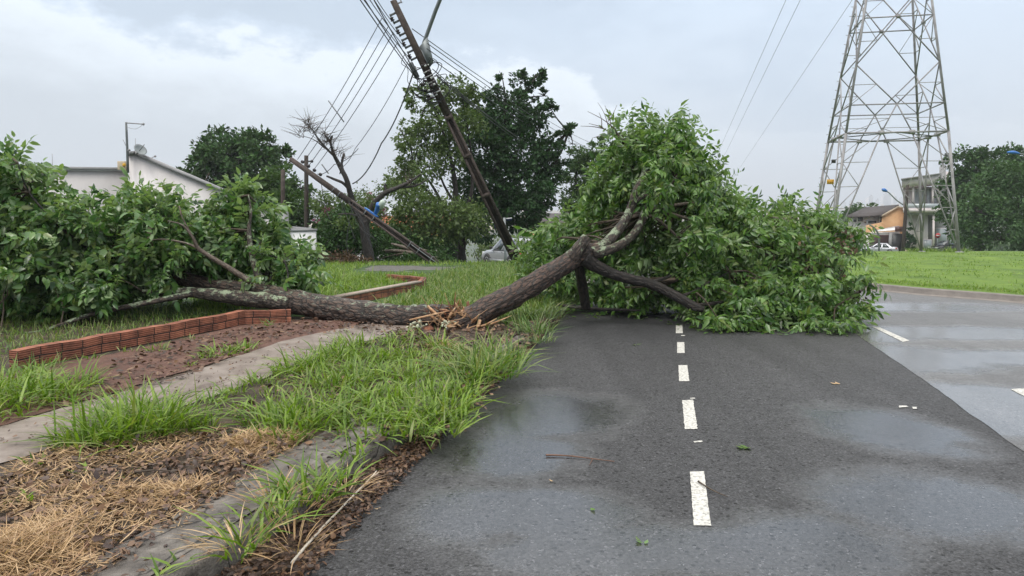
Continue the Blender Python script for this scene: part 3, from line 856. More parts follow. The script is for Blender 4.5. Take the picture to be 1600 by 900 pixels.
def build_ground():
    # the carriageway
    far_right = [Vector((12, -6, 0)), Vector((26, -2, 0)), Vector((40, 12, 0)), Vector((44, 40, 0)), Vector((50, 64, 0))]
    road = strip('road', side(KERB, 0.05), far_right, 140, 70, lambda x, y, k: terrain(x, y), M['asphalt'])
    # the newer, smoother surface of the side street with rain lying on it
    B1 = [gp(a, b) for a, b in [(1800, 860), (1690, 770), (1600, 706), (1520, 650), (1450, 598), (1390, 558), (1345, 528), (1310, 505), (1290, 470), (1285, 440)]]
    B2 = [Vector((9, 2.5, 0)), Vector((14, 3.5, 0)), Vector((18, 6, 0)), Vector((19, 12, 0)), Vector((16, 20, 0)), Vector((14, 22, 0))]
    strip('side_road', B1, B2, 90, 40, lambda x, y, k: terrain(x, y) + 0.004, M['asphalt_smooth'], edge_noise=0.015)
    # gutter full of washed-in dirt
    strip('gutter', KERB[:-2], EDGE[:-2], 160, 6, lambda x, y, k: terrain(x, y) + 0.008 + 0.012 * (1 - k) * (1 + noise.noise((x * 6, y * 6, 0))), M['gutter'], edge_noise=0.045)
    # verge and the plots beyond it
    far_left = [Vector((-9, -4, 0)), Vector((-22, 2, 0)), Vector((-40, 14, 0)), Vector((-50, 40, 0)), Vector((-30, 70, 0))]
    strip('verge', far_left, side(KERB, 0.16), 150, 110, lambda x, y, k: vz(x, y) - 0.006, M['earth'])
    # kerb: front face and rounded top
    V = []; nk = 220; A = resample(KERB, nk)
    prof = [(0.0, -0.05), (0.0, 0.118), (0.012, 0.14), (0.03, 0.15), (0.13, 0.152), (0.135, 0.05)]
    for off, h in prof:
        for i, p in enumerate(resample(side(KERB, off), nk)):
            w = 0.008 * noise.noise((p.x * 4, p.y * 4, h * 9)) if h > 0 else 0
            V.append((p.x + w, p.y, terrain(p.x, p.y) + h + w))
    n1 = nk + 1; F = [(j * n1 + i, j * n1 + i + 1, (j + 1) * n1 + i + 1, (j + 1) * n1 + i) for j in range(len(prof) - 1) for i in range(nk)]
    k = np_mesh('kerb', V, [F], M['slab'], None, True); k['kind'] = 'structure'
    # flat concrete slab behind the kerb
    i0, i1 = 1, 8
    strip('kerb_slab', side(KERB, 0.50)[i0:i1], side(KERB, 0.105)[i0:i1], 160, 10, lambda x, y, k: terrain(x, y) + 0.158 - 0.02 * (1 - k) + 0.0015 * noise.noise((x * 3, y * 3, 0)), M['slab'])
    up = plan([(-420, 805), (-150, 715), (0, 665), (130, 628), (270, 590), (355, 560), (440, 531), (545, 510), (640, 498)])
    lo = plan([(-420, 870), (-150, 772), (0, 722), (100, 690), (215, 655), (330, 620), (470, 566), (560, 536), (650, 516)])
    strip('footpath', up, lo, 90, 14, lambda x, y, k: vz(x, y) + 0.004 + 0.006 * min(1, 12 * k, 12 * (1 - k)), M['path'], edge_noise=0.05)
    # bare red soil between the footpath and the brick wall
    s_up = plan([(-300, 640), (0, 585), (180, 552), (378, 508), (470, 500), (560, 488)])
    s_lo = plan([(-300, 755), (0, 664), (130, 627), (355, 559), (470, 530), (560, 510)])
    strip('soil_bed', s_up, s_lo, 80, 20, lambda x, y, k: vz(x, y) + 0.006 + 0.03 * (1 - abs(2 * k - 1)) * (0.6 + noise.noise((x * 3, y * 3, 0))), M['soil'], edge_noise=0.06)
    # grass-covered ground of the plot and of the verge further on
    p_l = [Vector((-9, 11, 0)), Vector((-14, 16, 0)), Vector((-18, 26, 0)), Vector((-20, 44, 0))]
    p_r = side(KERB, 0.25)[8:12]
    p_r = [Vector((-2.2, 11.4, 0)), Vector((-1.0, 12.8, 0)), Vector((0.9, 15.5, 0)), Vector((2.6, 20.5, 0)), Vector((7, 44, 0))]
    strip('plot_ground', p_l, p_r, 60, 40, lambda x, y, k: vz(x, y) + 0.01 + 0.03 * noise.noise((x, y, 0)), M['verge'], edge_noise=0.2)
    # far lawn with its pale kerb
    lk = [gp(a, b) for a, b in [(1130, 428), (1250, 441), (1370, 453), (1450, 461), (1530, 467), (1600, 473), (1720, 484), (1900, 503), (2300, 545), (2900, 640)]]
    lawn_far = [Vector((4, 75, 0)), Vector((20, 95, 0)), Vector((60, 100, 0)), Vector((75, 70, 0)), Vector((60, 20, 0)), Vector((30, 4, 0))]
    strip('lawn', side(lk, 0.12), lawn_far, 160, 110, lambda x, y, k: terrain(x, y) + 0.12 + 0.045 * noise.noise((x * .3, y * .3, 2)) * sstep(0, .05, k), M['lawn'])
    V = []; nk = 160
    prof = [(-0.22, 0.005), (0.0, 0.02), (0.0, 0.11), (0.02, 0.13), (0.11, 0.135), (0.12, 0.05)]
    for off, h in prof:
        for p in resample(side(lk, off), nk): V.append((p.x, p.y, terrain(p.x, p.y) + h))
    n1 = nk + 1; F = [(j * n1 + i, j * n1 + i + 1, (j + 1) * n1 + i + 1, (j + 1) * n1 + i) for j in range(len(prof) - 1) for i in range(nk)]
    k = np_mesh('lawn_kerb', V, [F], M['kerb_pale'], None, True); k['kind'] = 'structure'
    # grey paved crossing street beyond the plot
    strip('far_paving', [Vector((-4.2, 22.6, 0)), Vector((-1.2, 22.4, 0))], [Vector((-4.2, 20.2, 0)), Vector((-1.9, 20.2, 0))], 20, 6, lambda x, y, k: vz(x, y) + 0.015, M['kerb'])
    # painted dashes, parts of the road
    dashes = [[(1078, 738), (1100, 737), (1111, 822), (1084, 822)], [(1066, 626), (1083, 625), (1090, 671), (1070, 671)], [(1060, 571), (1074, 571), (1077, 596), (1061, 596)],
              [(1058, 535), (1069, 535), (1070, 552), (1058, 552)], [(1056, 508), (1066, 508), (1067, 521), (1056, 521)], [(1053.5, 487), (1062, 487), (1063, 497), (1054, 497)],
              [(1050, 468), (1058, 468), (1059, 476), (1051, 476)], [(1125, 1050), (1160, 1050), (1187, 1240), (1143, 1240)]]
    marks = [[(1362, 511), (1374, 512), (1421, 533), (1411, 535)], [(1579, 609), (1600, 608), (1680, 640), (1650, 646)], [(1404, 635), (1417, 635), (1419, 637), (1405, 638)], [(1425, 637), (1432, 637), (1433, 640), (1426, 640)]]
    small = [[(1084, 690), (1097, 689), (1098, 691), (1085, 692)], [(1078, 622.2), (1086, 622), (1086, 623.4), (1078, 623.6)], [(1064, 524), (1070, 524), (1070, 525.2), (1064, 525.2)]]
    for zz, grp in ((0.004, dashes + small), (0.008, marks)):
        for q in grp:
            P = [gp(a, b) for a, b in q]; V = []; n = 26; m = 8
            for i in range(n + 1):
                a, b = P[0].lerp(P[3], i / n), P[1].lerp(P[2], i / n)
                for j in range(m + 1):
                    p = a.lerp(b, j / m)
                    if j in (0, m) or i in (0, n): p = p + Vector((noise.noise(p * 30), noise.noise(p * 30 + Vector((9, 0, 0))), 0)) * 0.006
                    V.append((p.x, p.y, zz))
            F = [(i * (m + 1) + j, (i + 1) * (m + 1) + j, (i + 1) * (m + 1) + j + 1, i * (m + 1) + j + 1) for i in range(n) for j in range(m)]
            np_mesh('painted_dash', V, [F], M['paint'], road)


build_ground()


# ================================================================ LOW BRICK WALLS
def brick_wall(label, pts, h, t):
    mb = MB(); u = 0.0
    P = [Vector((p.x, p.y, 0)) for p in pts]; A, B = side(P, t / 2), side(P, -t / 2)
    vz = lambda x, y: .14 + terrain(x, y)
    # left/right offset lines share mitred corners
    for i in range(len(P) - 1):
        L = (P[i + 1] - P[i]).length; n = max(2, int(L / 0.25))
        for s in range(n):
            f0, f1 = s / n, (s + 1) / n
            a0, a1, b0, b1 = A[i].lerp(A[i + 1], f0), A[i].lerp(A[i + 1], f1), B[i].lerp(B[i + 1], f0), B[i].lerp(B[i + 1], f1)
            q = lambda p, z: Vector((p.x, p.y, vz(p.x, p.y) + z))
            j0 = h + 0.022 * noise.noise(a0 * 3.7); j1 = h + 0.022 * noise.noise(a1 * 3.7)
            u0, u1 = u + L * f0, u + L * f1
            mb.add([q(b0, -.1), q(b1, -.1), q(b1, j1), q(b0, j0)], [(0, 1, 2, 3)], [(u0, -.1), (u1, -.1), (u1, h), (u0, h)])
            mb.add([q(a1, -.1), q(a0, -.1), q(a0, j0), q(a1, j1)], [(0, 1, 2, 3)], [(u1, -.1), (u0, -.1), (u0, h), (u1, h)])
            mb.add([q(b0, j0), q(b1, j1), q(a1, j1), q(a0, j0)], [(0, 1, 2, 3)], [(u0, h + .02), (u1, h + .02), (u1, h + .02 + t * .5), (u0, h + .02 + t * .5)])
        u += L
    for (a, b) in ((A[0], B[0]), (B[-1], A[-1])):
        q = lambda p, z: Vector((p.x, p.y, vz(p.x, p.y) + z))
        mb.add([q(a, -.1), q(b, -.1), q(b, h), q(a, h)], [(0, 1, 2, 3)], [(0, -.1), (t, -.1), (t, h), (0, h)])
    root = empty('brick_wall', (P[0].x, P[0].y, vz(P[0].x, P[0].y)), label, 'wall')
    mb.build('brickwork', M['brick'], root)
    return root, P


w1, _ = brick_wall('low red brick wall beside the bare soil, running under the lying trunk', [gp(22, 577, .14), gp(378, 507, .14), gp(455, 504, .14)], 0.19, 0.13)
w2, P2 = brick_wall('low dark brick wall with pale cap round the bright grass plot', [gp(485, 489, .14), gp(520, 481, .14), gp(654, 453, .14), gp(662, 445, .14), gp(606, 439, .14)], 0.16, 0.13)
cap = MB()
for a, b in zip(P2[:3], P2[1:3]):
    q = lambda p: Vector((p.x, p.y, vz(p.x, p.y) + 0.182))
    cap.bar(q(a), q(b), 0.15, 0.035)
cap.build('cap', M['mortar'], w2)


# ================================================================ FALLEN TREES
def limb_rows(px): return [(*at(a, b, Y), r) for a, b, Y, r in px]


def sprig_crown(parent, blobs, n, protos, mat, seed, scale=1.0, droop=0.5, clump=0.4, per=9, inner=0.35, wind=(0, 0, 0), floor=0.02, name='crown'):
    rng = np.random.default_rng(seed)
    P, O, cc = blob_points(blobs, n, rng, clump, per, inner)
    P[:, 2] = np.maximum(P[:, 2], floor + 0.12 * rng.random(len(P)))
    ax = O * 0.9 + rng.normal(size=O.shape) * 0.55 + np.array([0, 0, -droop]) + np.array(wind)
    ax[:, 2] = np.where(P[:, 2] < floor + 0.35, np.abs(ax[:, 2]) * 0.25, ax[:, 2])
    far = rng.random(n) < .07
    P = P + O * (far * rng.uniform(.08, .34, n))[:, None]; P[:, 2] = np.maximum(P[:, 2], floor + .02)
    fr = up_frames(ax, rng, 0.75)
    V, F = instance(protos, P, fr, scale * (0.7 + 0.6 * rng.random(n)), rng)
    V[:, 2] = np.maximum(V[:, 2], floor * 0.5 + 0.004 * rng.random(len(V)))
    o = np_mesh(name, V, F, mat, parent)
    return o, cc


rngp = np.random.default_rng(7)
PROTO_L = [sprig_proto(rngp, int(rngp.integers(6, 13)), 0.34, 0.102 * (0.8 + 0.5 * rngp.random()), 0.7, 0.42) for _ in range(14)]
PROTO_R = [sprig_proto(rngp, int(rngp.integers(7, 15)), 0.36, 0.108 * (0.8 + 0.5 * rngp.random()), 1.0, 0.34) for _ in range(14)]


def twig_web(parent, heads, cc, seed, k, mat, r0=0.022, name='twigs'):
    """thin boughs from the limbs out to the clumps of leaves"""
    rnd = random.Random(seed); mb = MB(); pick = rnd.sample(list(range(len(cc))), min(k, len(cc)))
    for i in pick:
        c = Vector(cc[i]); h = min(heads, key=lambda q: (q - c).length)
        L = (c - h).length
        if L > 2.0 or c.x < h.x - .9: continue
        m1 = h.lerp(c, .35) + Vector((rnd.uniform(-1, 1), rnd.uniform(-1, 1), rnd.uniform(0, 1))) * L * .12
        m2 = h.lerp(c, .7) + Vector((rnd.uniform(-1, 1), rnd.uniform(-1, 1), rnd.uniform(-.3, 1))) * L * .10
        r = r0 * (0.5 + 0.5 * min(1.5, L)) * rnd.uniform(.6, 1.1)
        mb.tube([h, m1, m2, c], [r, r * .75, r * .5, r * .22], 5, 3)
    return mb.build(name, mat, parent, True)


# -- the stem that fell to the side of the plot
def fallen_left():
    b = at(690, 500, 10.4); b.z = 0.15
    t = empty('fallen_tree', b, 'lichen-spotted fallen trunk lying across the low brick wall with broad leafy crown', 'fallen tree')
    trunk = limb_rows([(712, 492, 10.32, 0.088), (690, 491, 10.35, 0.136), (650, 494, 10.4, 0.163), (600, 493, 10.55, 0.172), (530, 485, 10.85, 0.180), (470, 474, 11.1, 0.180), (425, 463, 11.3, 0.176), (385, 455, 11.5, 0.141), (330, 447, 11.7, 0.119), (270, 430, 11.9, 0.114), (225, 408, 12.0, 0.110), (150, 385, 12.1, 0.088), (60, 370, 12.0, 0.062)])
    mb = MB(); mb.tube([r[:3] for r in trunk], [r[3] for r in trunk], 40, 3, 0.10, 3, 0.028, 0.035)
    mb.build('trunk', M['bark'], t, True)
    low = limb_rows([(455, 474, 11.05, .13), (420, 470, 11.15, .125), (370, 465, 11.15, .11), (320, 459, 11.15, .085), (285, 456, 11.15, .065), (245, 457, 11.1, .05), (222, 455, 11.0, .025)])
    mb = MB(); mb.tube([r[:3] for r in low], [r[3] for r in low], 26, 3, 0.10, 5, 0.014, 0.035); mb.build('branch', M['bark_mossy'], t, True)
    heads = [Vector(r[:3]) for r in trunk[6:]] + [Vector(r[:3]) for r in low[2:]]
    others = [
        ([(300, 459, 11.1, .05), (245, 470, 10.9, .042), (180, 483, 10.7, .036), (140, 492, 10.5, .033), (95, 508, 10.2, .03), (55, 520, 9.95, .026), (0, 523, 9.8, .022), (-60, 520, 9.7, .02)], 'bark_mossy', 10),
        ([(410, 452, 11.4, .075), (402, 425, 11.5, .06), (394, 398, 11.6, .05), (389, 360, 11.7, .035), (392, 330, 11.8, .02), (388, 305, 11.9, .01)], 'bark_mossy', 10),
        ([(404, 430, 11.5, .06), (416, 432, 11.6, .05), (420, 415, 11.7, .045), (412, 395, 11.8, .03)], 'bark_dark', 8),
        ([(392, 441, 11.2, .05), (360, 420, 11.15, .04), (330, 402, 11.1, .036), (310, 388, 11.05, .03), (300, 370, 11.0, .02), (285, 352, 10.95, .014), (262, 345, 10.9, .008)], 'bark_pale', 9),
        ([(312, 389, 11.05, .022), (290, 380, 11.0, .018), (255, 374, 10.95, .013), (232, 376, 10.9, .008)], 'bark_pale', 7),
        ([(306, 378, 11.05, .018), (293, 356, 11.0, .012), (283, 336, 11.0, .007)], 'bark_pale', 7),
        ([(225, 408, 12.0, .07), (170, 400, 11.4, .05), (120, 375, 11.0, .035), (80, 340, 10.8, .02), (45, 300, 10.7, .012), (28, 255, 10.6, .008)], 'bark_dark', 8),
        ([(150, 385, 12.1, .06), (90, 395, 11.5, .045), (30, 400, 11.1, .03), (-40, 400, 10.9, .02)], 'bark_dark', 8),
        ([(60, 545, 9.6, .03), (0, 530, 9.7, .028), (-70, 522, 9.7, .026)], 'bark_pale', 7),
        ([(140, 520, 10.0, .02), (80, 525, 9.9, .028), (10, 532, 9.7, .03), (-60, 535, 9.6, .03)], 'splinter_dark', 7),
        ([(455, 400, 11.9, .018), (430, 420, 11.6, .02), (422, 440, 11.5, .028)], 'bark_dark', 6),
        ([(447, 470, 11.2, .012), (450, 430, 11.4, .013), (440, 405, 11.5, .013), (402, 396, 11.6, .014)], 'bark_dark', 6),
    ]
    for rows, m, s in others:
        L = limb_rows(rows); mb = MB(); mb.tube([r[:3] for r in L], [r[3] for r in L], s, 5, 0.06, len(rows)); mb.build('branch', M[m], t, True)
        heads += [Vector(r[:3]) for r in L]
    B = [(-150, 360, 11.2, 110, 100), (-60, 340, 11.0, 100, 90), (-40, 455, 11.2, 110, 60), (15, 330, 11.2, 70, 70), (8, 255, 11.0, 36, 38), (35, 275, 11.2, 24, 30), (90, 345, 11.3, 70, 55), (150, 335, 11.5, 70, 48), (215, 335, 11.7, 60, 42),
         (265, 330, 11.9, 52, 40), (235, 375, 11.6, 70, 48), (60, 400, 11.5, 100, 65), (160, 408, 11.8, 90, 58), (40, 452, 11.4, 95, 50), (130, 452, 11.6, 70, 36), (310, 350, 12.2, 46, 38),
         (372, 335, 12.3, 34, 36), (350, 375, 12.4, 55, 36), (405, 370, 12.4, 42, 36), (440, 395, 12.2, 46, 34), (470, 408, 12.1, 26, 26), (455, 430, 12.0, 40, 22), (330, 410, 12.6, 70, 32), (220, 430, 12.4, 60, 30), (270, 400, 12.3, 60, 36), (-10, 475, 11.2, 60, 36)]
    blobs = [px_blob(x, y + 10, Y, max(9, rx - 14), max(9, ry - 20), rd=60) for x, y, Y, rx, ry in B]
    blobs += [px_blob(*q, rd=20) for q in [(45, 440, 10.3, 40, 22), (160, 440, 10.8, 34, 20), (250, 405, 11.2, 34, 26), (362, 322, 12.4, 26, 20), (335, 335, 12.3, 24, 16), (395, 345, 12.4, 24, 20), (120, 370, 10.8, 40, 26), (10, 380, 10.5, 40, 26)]]
    _, cc = sprig_crown(t, blobs, 5600, PROTO_L, M['leaf_left'], 21, 1.0, 0.25, 0.40, 11, 0.3, (-0.15, -0.15, 0.1), 0.16)
    twig_web(t, heads, cc, 4, 230, M['twig'])
    return t


fallen_left()


# -- the stem that fell across the carriageway
def fallen_right():
    b = at(735, 500, 10.3); b.z = 0.15
    t = empty('fallen_tree', b, 'fallen tree with rising brown trunk, its drooping green crown blocking the road', 'fallen tree')
    trunk = limb_rows([(700, 520, 10.15, .09), (722, 505, 10.2, .155), (760, 484, 10.35, .16), (820, 452, 10.65, .155), (868, 423, 10.95, .145), (900, 402, 11.15, .14), (922, 393, 11.25, .115), (945, 386, 11.35, .08)])
    mb = MB(); mb.tube([r[:3] for r in trunk], [r[3] for r in trunk], 40, 3, 0.08, 11, 0.024, 0.035); mb.build('trunk', M['bark_brown'], t, True)
    heads = []
    stub = limb_rows([(888, 410, 11.08, .12), (902, 392, 11.05, .105), (912, 378, 11.05, .09), (917, 370, 11.06, .074)])
    mb = MB(); mb.tube([r[:3] for r in stub], [r[3] for r in stub], 24, 5, 0.08, 2, 0.012); s = mb.build('branch_stub', M['bark_mossy'], t, True)
    limbs = [
        ([(905, 400, 11.15, .12), (930, 391, 11.25, .095), (950, 378, 11.4, .085), (972, 352, 11.55, .075), (986, 325, 11.7, .068), (994, 298, 11.8, .058), (1006, 272, 11.95, .05), (1003, 250, 12.1, .035), (985, 228, 12.2, .026), (968, 213, 12.3, .02), (958, 200, 12.3, .012)], 'bark_mossy', 22),
        ([(925, 396, 11.2, .10), (950, 391, 11.25, .075), (972, 381, 11.35, .068), (990, 366, 11.5, .062), (1003, 345, 11.65, .06), (1010, 325, 11.8, .05), (1035, 300, 12.0, .035), (1060, 275, 12.2, .02)], 'bark_mossy', 18),
        ([(990, 318, 11.7, .04), (1004, 306, 11.8, .034), (1017, 298, 11.9, .028), (1040, 285, 12, .016)], 'bark_mossy', 10),
        ([(912, 402, 11.15, .13), (930, 415, 11.2, .10), (955, 427, 11.25, .085), (985, 436, 11.25, .078), (1012, 442, 11.25, .074), (1040, 454, 11.2, .072), (1062, 466, 11.1, .07), (1083, 478, 11.05, .07), (1100, 484, 11.0, .04)], 'bark_dark', 20),
        ([(1012, 442, 11.25, .03), (1035, 436, 11.3, .026), (1052, 430, 11.4, .02), (1058, 437, 11.5, .015)], 'bark_dark', 8),
        ([(1060, 464, 11.1, .028), (1085, 455, 11.2, .022), (1110, 440, 11.4, .016), (1140, 425, 11.6, .01)], 'bark_dark', 8),
        ([(904, 412, 11.3, .085), (908, 435, 11.45, .078), (912, 458, 11.6, .08), (915, 480, 11.7, .075)], 'bark_dark', 14),
        ([(870, 476, 12.0, .02), (915, 482, 11.8, .028), (960, 484, 11.7, .024), (1000, 485, 11.6, .014)], 'bark_dark', 8),
        ([(1010, 325, 11.8, .035), (1050, 335, 11.9, .03), (1100, 350, 12.0, .024), (1150, 372, 12.1, .018), (1210, 395, 12.1, .012)], 'bark_pale', 8),
        ([(1008, 335, 11.8, .03), (1030, 345, 11.7, .024), (1060, 372, 11.6, .018), (1075, 400, 11.5, .01)], 'bark_pale', 7),
        ([(1012, 330, 11.8, .03), (1080, 318, 12.2, .026), (1150, 330, 12.5, .02), (1230, 345, 12.6, .015), (1300, 370, 12.4, .01)], 'bark_pale', 8),
        ([(1210, 395, 12.1, .02), (1270, 410, 12.0, .016), (1320, 425, 11.9, .012), (1350, 450, 11.8, .007)], 'bark_pale', 7),
        ([(1085, 478, 11.05, .03), (1150, 470, 11.3, .025), (1220, 470, 11.5, .02), (1290, 480, 11.6, .014)], 'bark_dark', 8),
    ]
    for rows, m, s in limbs:
        L = limb_rows(rows); mb = MB(); mb.tube([r[:3] for r in L], [r[3] for r in L], s, 6, 0.07, s, 0.006 if s > 15 else 0); mb.build('branch', M[m], t, True)
        if rows[0][1] < 470 and rows[-1][1] < 479: heads += [Vector(r[:3]) for r in L]
    # bare twigs reaching up out of the crown
    rnd = random.Random(5); mb = MB()
    for (a, b_, c, d) in [(962, 202, 918, 174), (950, 196, 934, 160), (955, 200, 945, 165), (946, 202, 907, 197), (950, 205, 920, 193), (940, 200, 936, 176), (957, 205, 942, 215), (945, 212, 925, 216), (950, 190, 964, 164)]:
        p, q = at(a, b_, 12.3), at(c, d, 12.3 + rnd.uniform(-.4, .4)); mb.tube([p, p.lerp(q, .5) + Vector((.02, 0, .015)), q], [.008, .006, .003], 4, 3)
    mb.build('bare_twigs', M['twig'], t, True)
    B = [(985, 215, 12.5, 46, 34), (1030, 215, 12.7, 40, 38), (1000, 255, 12.7, 60, 40), (1060, 250, 12.9, 46, 40), (1085, 285, 12.9, 40, 40), (1040, 300, 12.8, 55, 45), (1100, 330, 12.8, 50, 45),
         (960, 300, 13.4, 50, 50), (925, 345, 13.4, 55, 38), (870, 370, 13.2, 45, 40), (845, 405, 13.2, 42, 40), (860, 445, 13.2, 45, 35), (950, 360, 13.3, 60, 45), (1020, 370, 12.9, 60, 45), (990, 420, 13.0, 70, 40),
         (1090, 390, 12.2, 60, 48), (1140, 350, 12.6, 55, 40), (1190, 345, 13.0, 55, 34), (1150, 410, 11.9, 60, 44), (1215, 385, 12.4, 60, 46), (1265, 355, 12.9, 50, 38), (1285, 400, 12.4, 48, 42), (1320, 365, 13.0, 32, 34),
         (1105, 455, 11.6, 55, 36), (1095, 500, 11.1, 42, 20), (1165, 465, 11.5, 55, 40), (1160, 495, 11.3, 45, 22), (1225, 450, 11.7, 60, 44), (1290, 450, 11.7, 50, 44), (1270, 490, 11.2, 45, 28), (1330, 470, 11.5, 36, 34), (1352, 480, 11.6, 18, 26), (1345, 435, 11.9, 20, 34), (1310, 500, 11.2, 26, 18),
         (1000, 465, 12.8, 80, 28), (930, 460, 13.2, 70, 30), (1210, 420, 13.0, 80, 60), (1100, 420, 13.2, 80, 70), (1220, 490, 12.0, 60, 22)]
    blobs = [px_blob(x - (14 if x > 1200 else 0) - (10 if x > 1300 else 0), y + 4 - (8 if 1160 < x < 1300 and y < 420 else 0), Y, max(9, rx - (8 if 960 < x < 1160 else 14)), max(9, ry - (10 if 960 < x < 1300 else 15)), rd=54) for x, y, Y, rx, ry in B]
    blobs += [px_blob(*q, rd=26) for q in [(1040, 262, 11.6, 34, 26), (1062, 300, 11.5, 34, 28), (1040, 335, 11.4, 26, 20), (1085, 350, 11.4, 34, 30), (1110, 300, 12.2, 30, 26), (1085, 240, 12.6, 24, 18)]]
    _, cc = sprig_crown(t, blobs, 6600, PROTO_R, M['leaf_fallen'], 33, 1.0, 0.55, 0.38, 13, 0.25, (0.25, -0.1, 0), 0.03)
    twig_web(t, heads, cc, 9, 260, M['twig'])
    # withered hanging sprays at the far tip
    rng = np.random.default_rng(3)
    bl = [px_blob(1325, 395, 11.6, 10, 45, 10), px_blob(1337, 450, 11.5, 9, 35, 10), px_blob(1270, 385, 11.8, 8, 34, 10), px_blob(1356, 350, 11.9, 8, 12, 8)]
    leaf_cloud('withered_leaves', bl, 95, 0.085, M['leaf_brown'], t, 8, 0.9, 5, 0.2)
    return t


fallen_right()


# -- splintered stump between them
def stump():
    b = at(705, 515, 10.25); b.z = 0.14
    t = empty('tree_stump', b, 'splintered stump with orange split wood between the two fallen trunks', 'stump')
    rnd = random.Random(12)
    mb = MB(); c = Vector((b.x + .05, b.y + .1, .12))
    for k in range(40):
        a = c + Vector((rnd.uniform(-.40, .42), rnd.uniform(-.10, .22), rnd.uniform(-.1, .10))); d = Vector((rnd.uniform(-.7, .7), rnd.uniform(-.5, .2), rnd.uniform(.2, 1))).normalized() * rnd.uniform(.12, .30)
        w = rnd.uniform(.05, .12); m = a.lerp(a + d, .6) + Vector((rnd.uniform(-.03, .03), 0, 0)); mb.bar(a, m, w, w * .6, w * .7, w * .5); mb.bar(m, a + d, w * .7, w * .5, w * .15, .01)
    mb.build('root_mass', M['splinter_dark'], t)
    shards = [((640, 500), (700, 486), .05), ((726, 500), (712, 474), .06), ((705, 520), (745, 508), .05), ((698, 516), (716, 503), .09), ((728, 518), (748, 492), .06), ((668, 478), (712, 512), .055), ((735, 515), (797, 494), .05), ((742, 513), (775, 498), .06), ((716, 520), (728, 490), .07), ((700, 498), (713, 478), .07), ((705, 512), (722, 497), .08), ((672, 493), (706, 512), .05), ((722, 512), (700, 500), .05), ((714, 505), (709, 487), .09), ((690, 505), (712, 510), .06), ((724, 516), (760, 520), .03), ((712, 480), (717, 468), .03), ((720, 488), (724, 480), .035), ((750, 500), (742, 516), .05)]
    for i, (p, q, w) in enumerate(shards):
        a, d = at(*p, 10.12 + rnd.uniform(-.1, .12)), at(*q, 10.0 + rnd.uniform(-.08, .12)); m = a.lerp(d, .55) + Vector((rnd.uniform(-.02, .02), rnd.uniform(-.02, .02), rnd.uniform(-.02, .02)))
        w *= 1.0; mb = MB(); mb.bar(a, m, w * .7, w * .4, w, w * .45); mb.bar(m, d + (d - m) * .1, w, w * .45, w * .12, .006); mb.build('splinter', M['splinter'], t)
    mb = MB()
    for i in range(26):
        a = c + Vector((rnd.uniform(-.3, .4), rnd.uniform(-.25, .1), rnd.uniform(.1, .32))); d = Vector((rnd.uniform(-1, 1), rnd.uniform(-.6, .3), rnd.uniform(.1, 1))).normalized() * rnd.uniform(.08, .26)
        mb.bar(a, a + d, rnd.uniform(.012, .04), .012, .004, .004)
    mb.build('bark_shreds', M['splinter_dark'], t)
    for (p, q, rr, mt, n) in ((at(735, 498, 10.27), at(705, 515, 10.17), .15, 'splinter', 46), (at(690, 491, 10.35), at(716, 496, 10.3), .14, 'splinter_dark', 36), (at(690, 491, 10.35), at(720, 498, 10.28), .12, 'splinter', 26)):
        ax = (q - p).normalized(); u = ax.cross(Vector((0, 1, 0))).normalized(); v = ax.cross(u); mb = MB()
        for i in range(n):
            an = rnd.uniform(0, 6.28); k = rr * rnd.uniform(.3, 1.0); a = p + u * (k * math.cos(an)) + v * (k * math.sin(an)); l = rnd.uniform(.12, .46)
            e = a + ax * l + (u * math.cos(an) + v * math.sin(an)) * rnd.uniform(-.03, .10); w = rnd.uniform(.012, .045); m = a.lerp(e, .6)
            mb.bar(a, m, w, w * .4, w * .8, w * .35); mb.bar(m, e, w * .8, w * .35, .004, .004)
        mb.build('torn_fibres', M[mt], t)
    mb = MB()
    for i in range(26):
        a, d = at(680 + rnd.uniform(-30, 70), 498 + rnd.uniform(-18, 24), 10.05 + rnd.uniform(-.1, .1)), Vector((rnd.uniform(-1, 1), rnd.uniform(-.5, .3), rnd.uniform(-.3, 1))).normalized() * rnd.uniform(.1, .34)
        mb.bar(a, a + d, rnd.uniform(.008, .02), .008, .003, .003)
    mb.build('wood_fibres', M['splinter'], t)
    for (px, py) in ((642, 520), (655, 508), (697, 507)):
      mb = MB()
      for k in range(20):
        p = at(px + rnd.gauss(0, 6), py + rnd.gauss(0, 4), 10.02 + rnd.uniform(-.04, .04)); w = rnd.uniform(.012, .04)
        X = Vector((rnd.uniform(-1, 1), rnd.uniform(-.6, .6), rnd.uniform(-.8, .8))).normalized(); Y_ = X.cross(Vector((rnd.uniform(-.5, .5), 1, rnd.uniform(-.5, .5)))).normalized(); Z = X.cross(Y_) * w * .3
        q = [p + X * w * rnd.uniform(.7, 1.3), p + X * w * .4 + Y_ * w * rnd.uniform(.3, .9) + Z, p - X * w * .7 + Y_ * w * .5, p - X * w * rnd.uniform(.6, 1.2) - Z, p - Y_ * w * rnd.uniform(.4, .9)]
        mb.prism(q, X.cross(Y_) * .006)
      mb.build('lichen_crust', M['lichen'], t)
    mb = MB(); p = at(665, 525, 10.0)
    mb.tube([p + Vector((-.06, 0, -.14)), p + Vector((.0, 0, .02)), p + Vector((.10, .03, .10))], [.09, .11, .05], 12, 4, .3, 7); mb.build('torn_root', M['splinter_dark'], t, True)


stump()


# ================================================================ TREES AND SHRUBS BEHIND
def ground_at(px, Y, dz=0.0):
    x = (px - CXP) / FPX * Y * 1.0
    d = ray(px, 400); x = d.x / d.y * Y
    return Vector((x, Y, terrain(x, Y) + dz))


def row(px, py, Y, r): return (*at(px, py, Y), r)


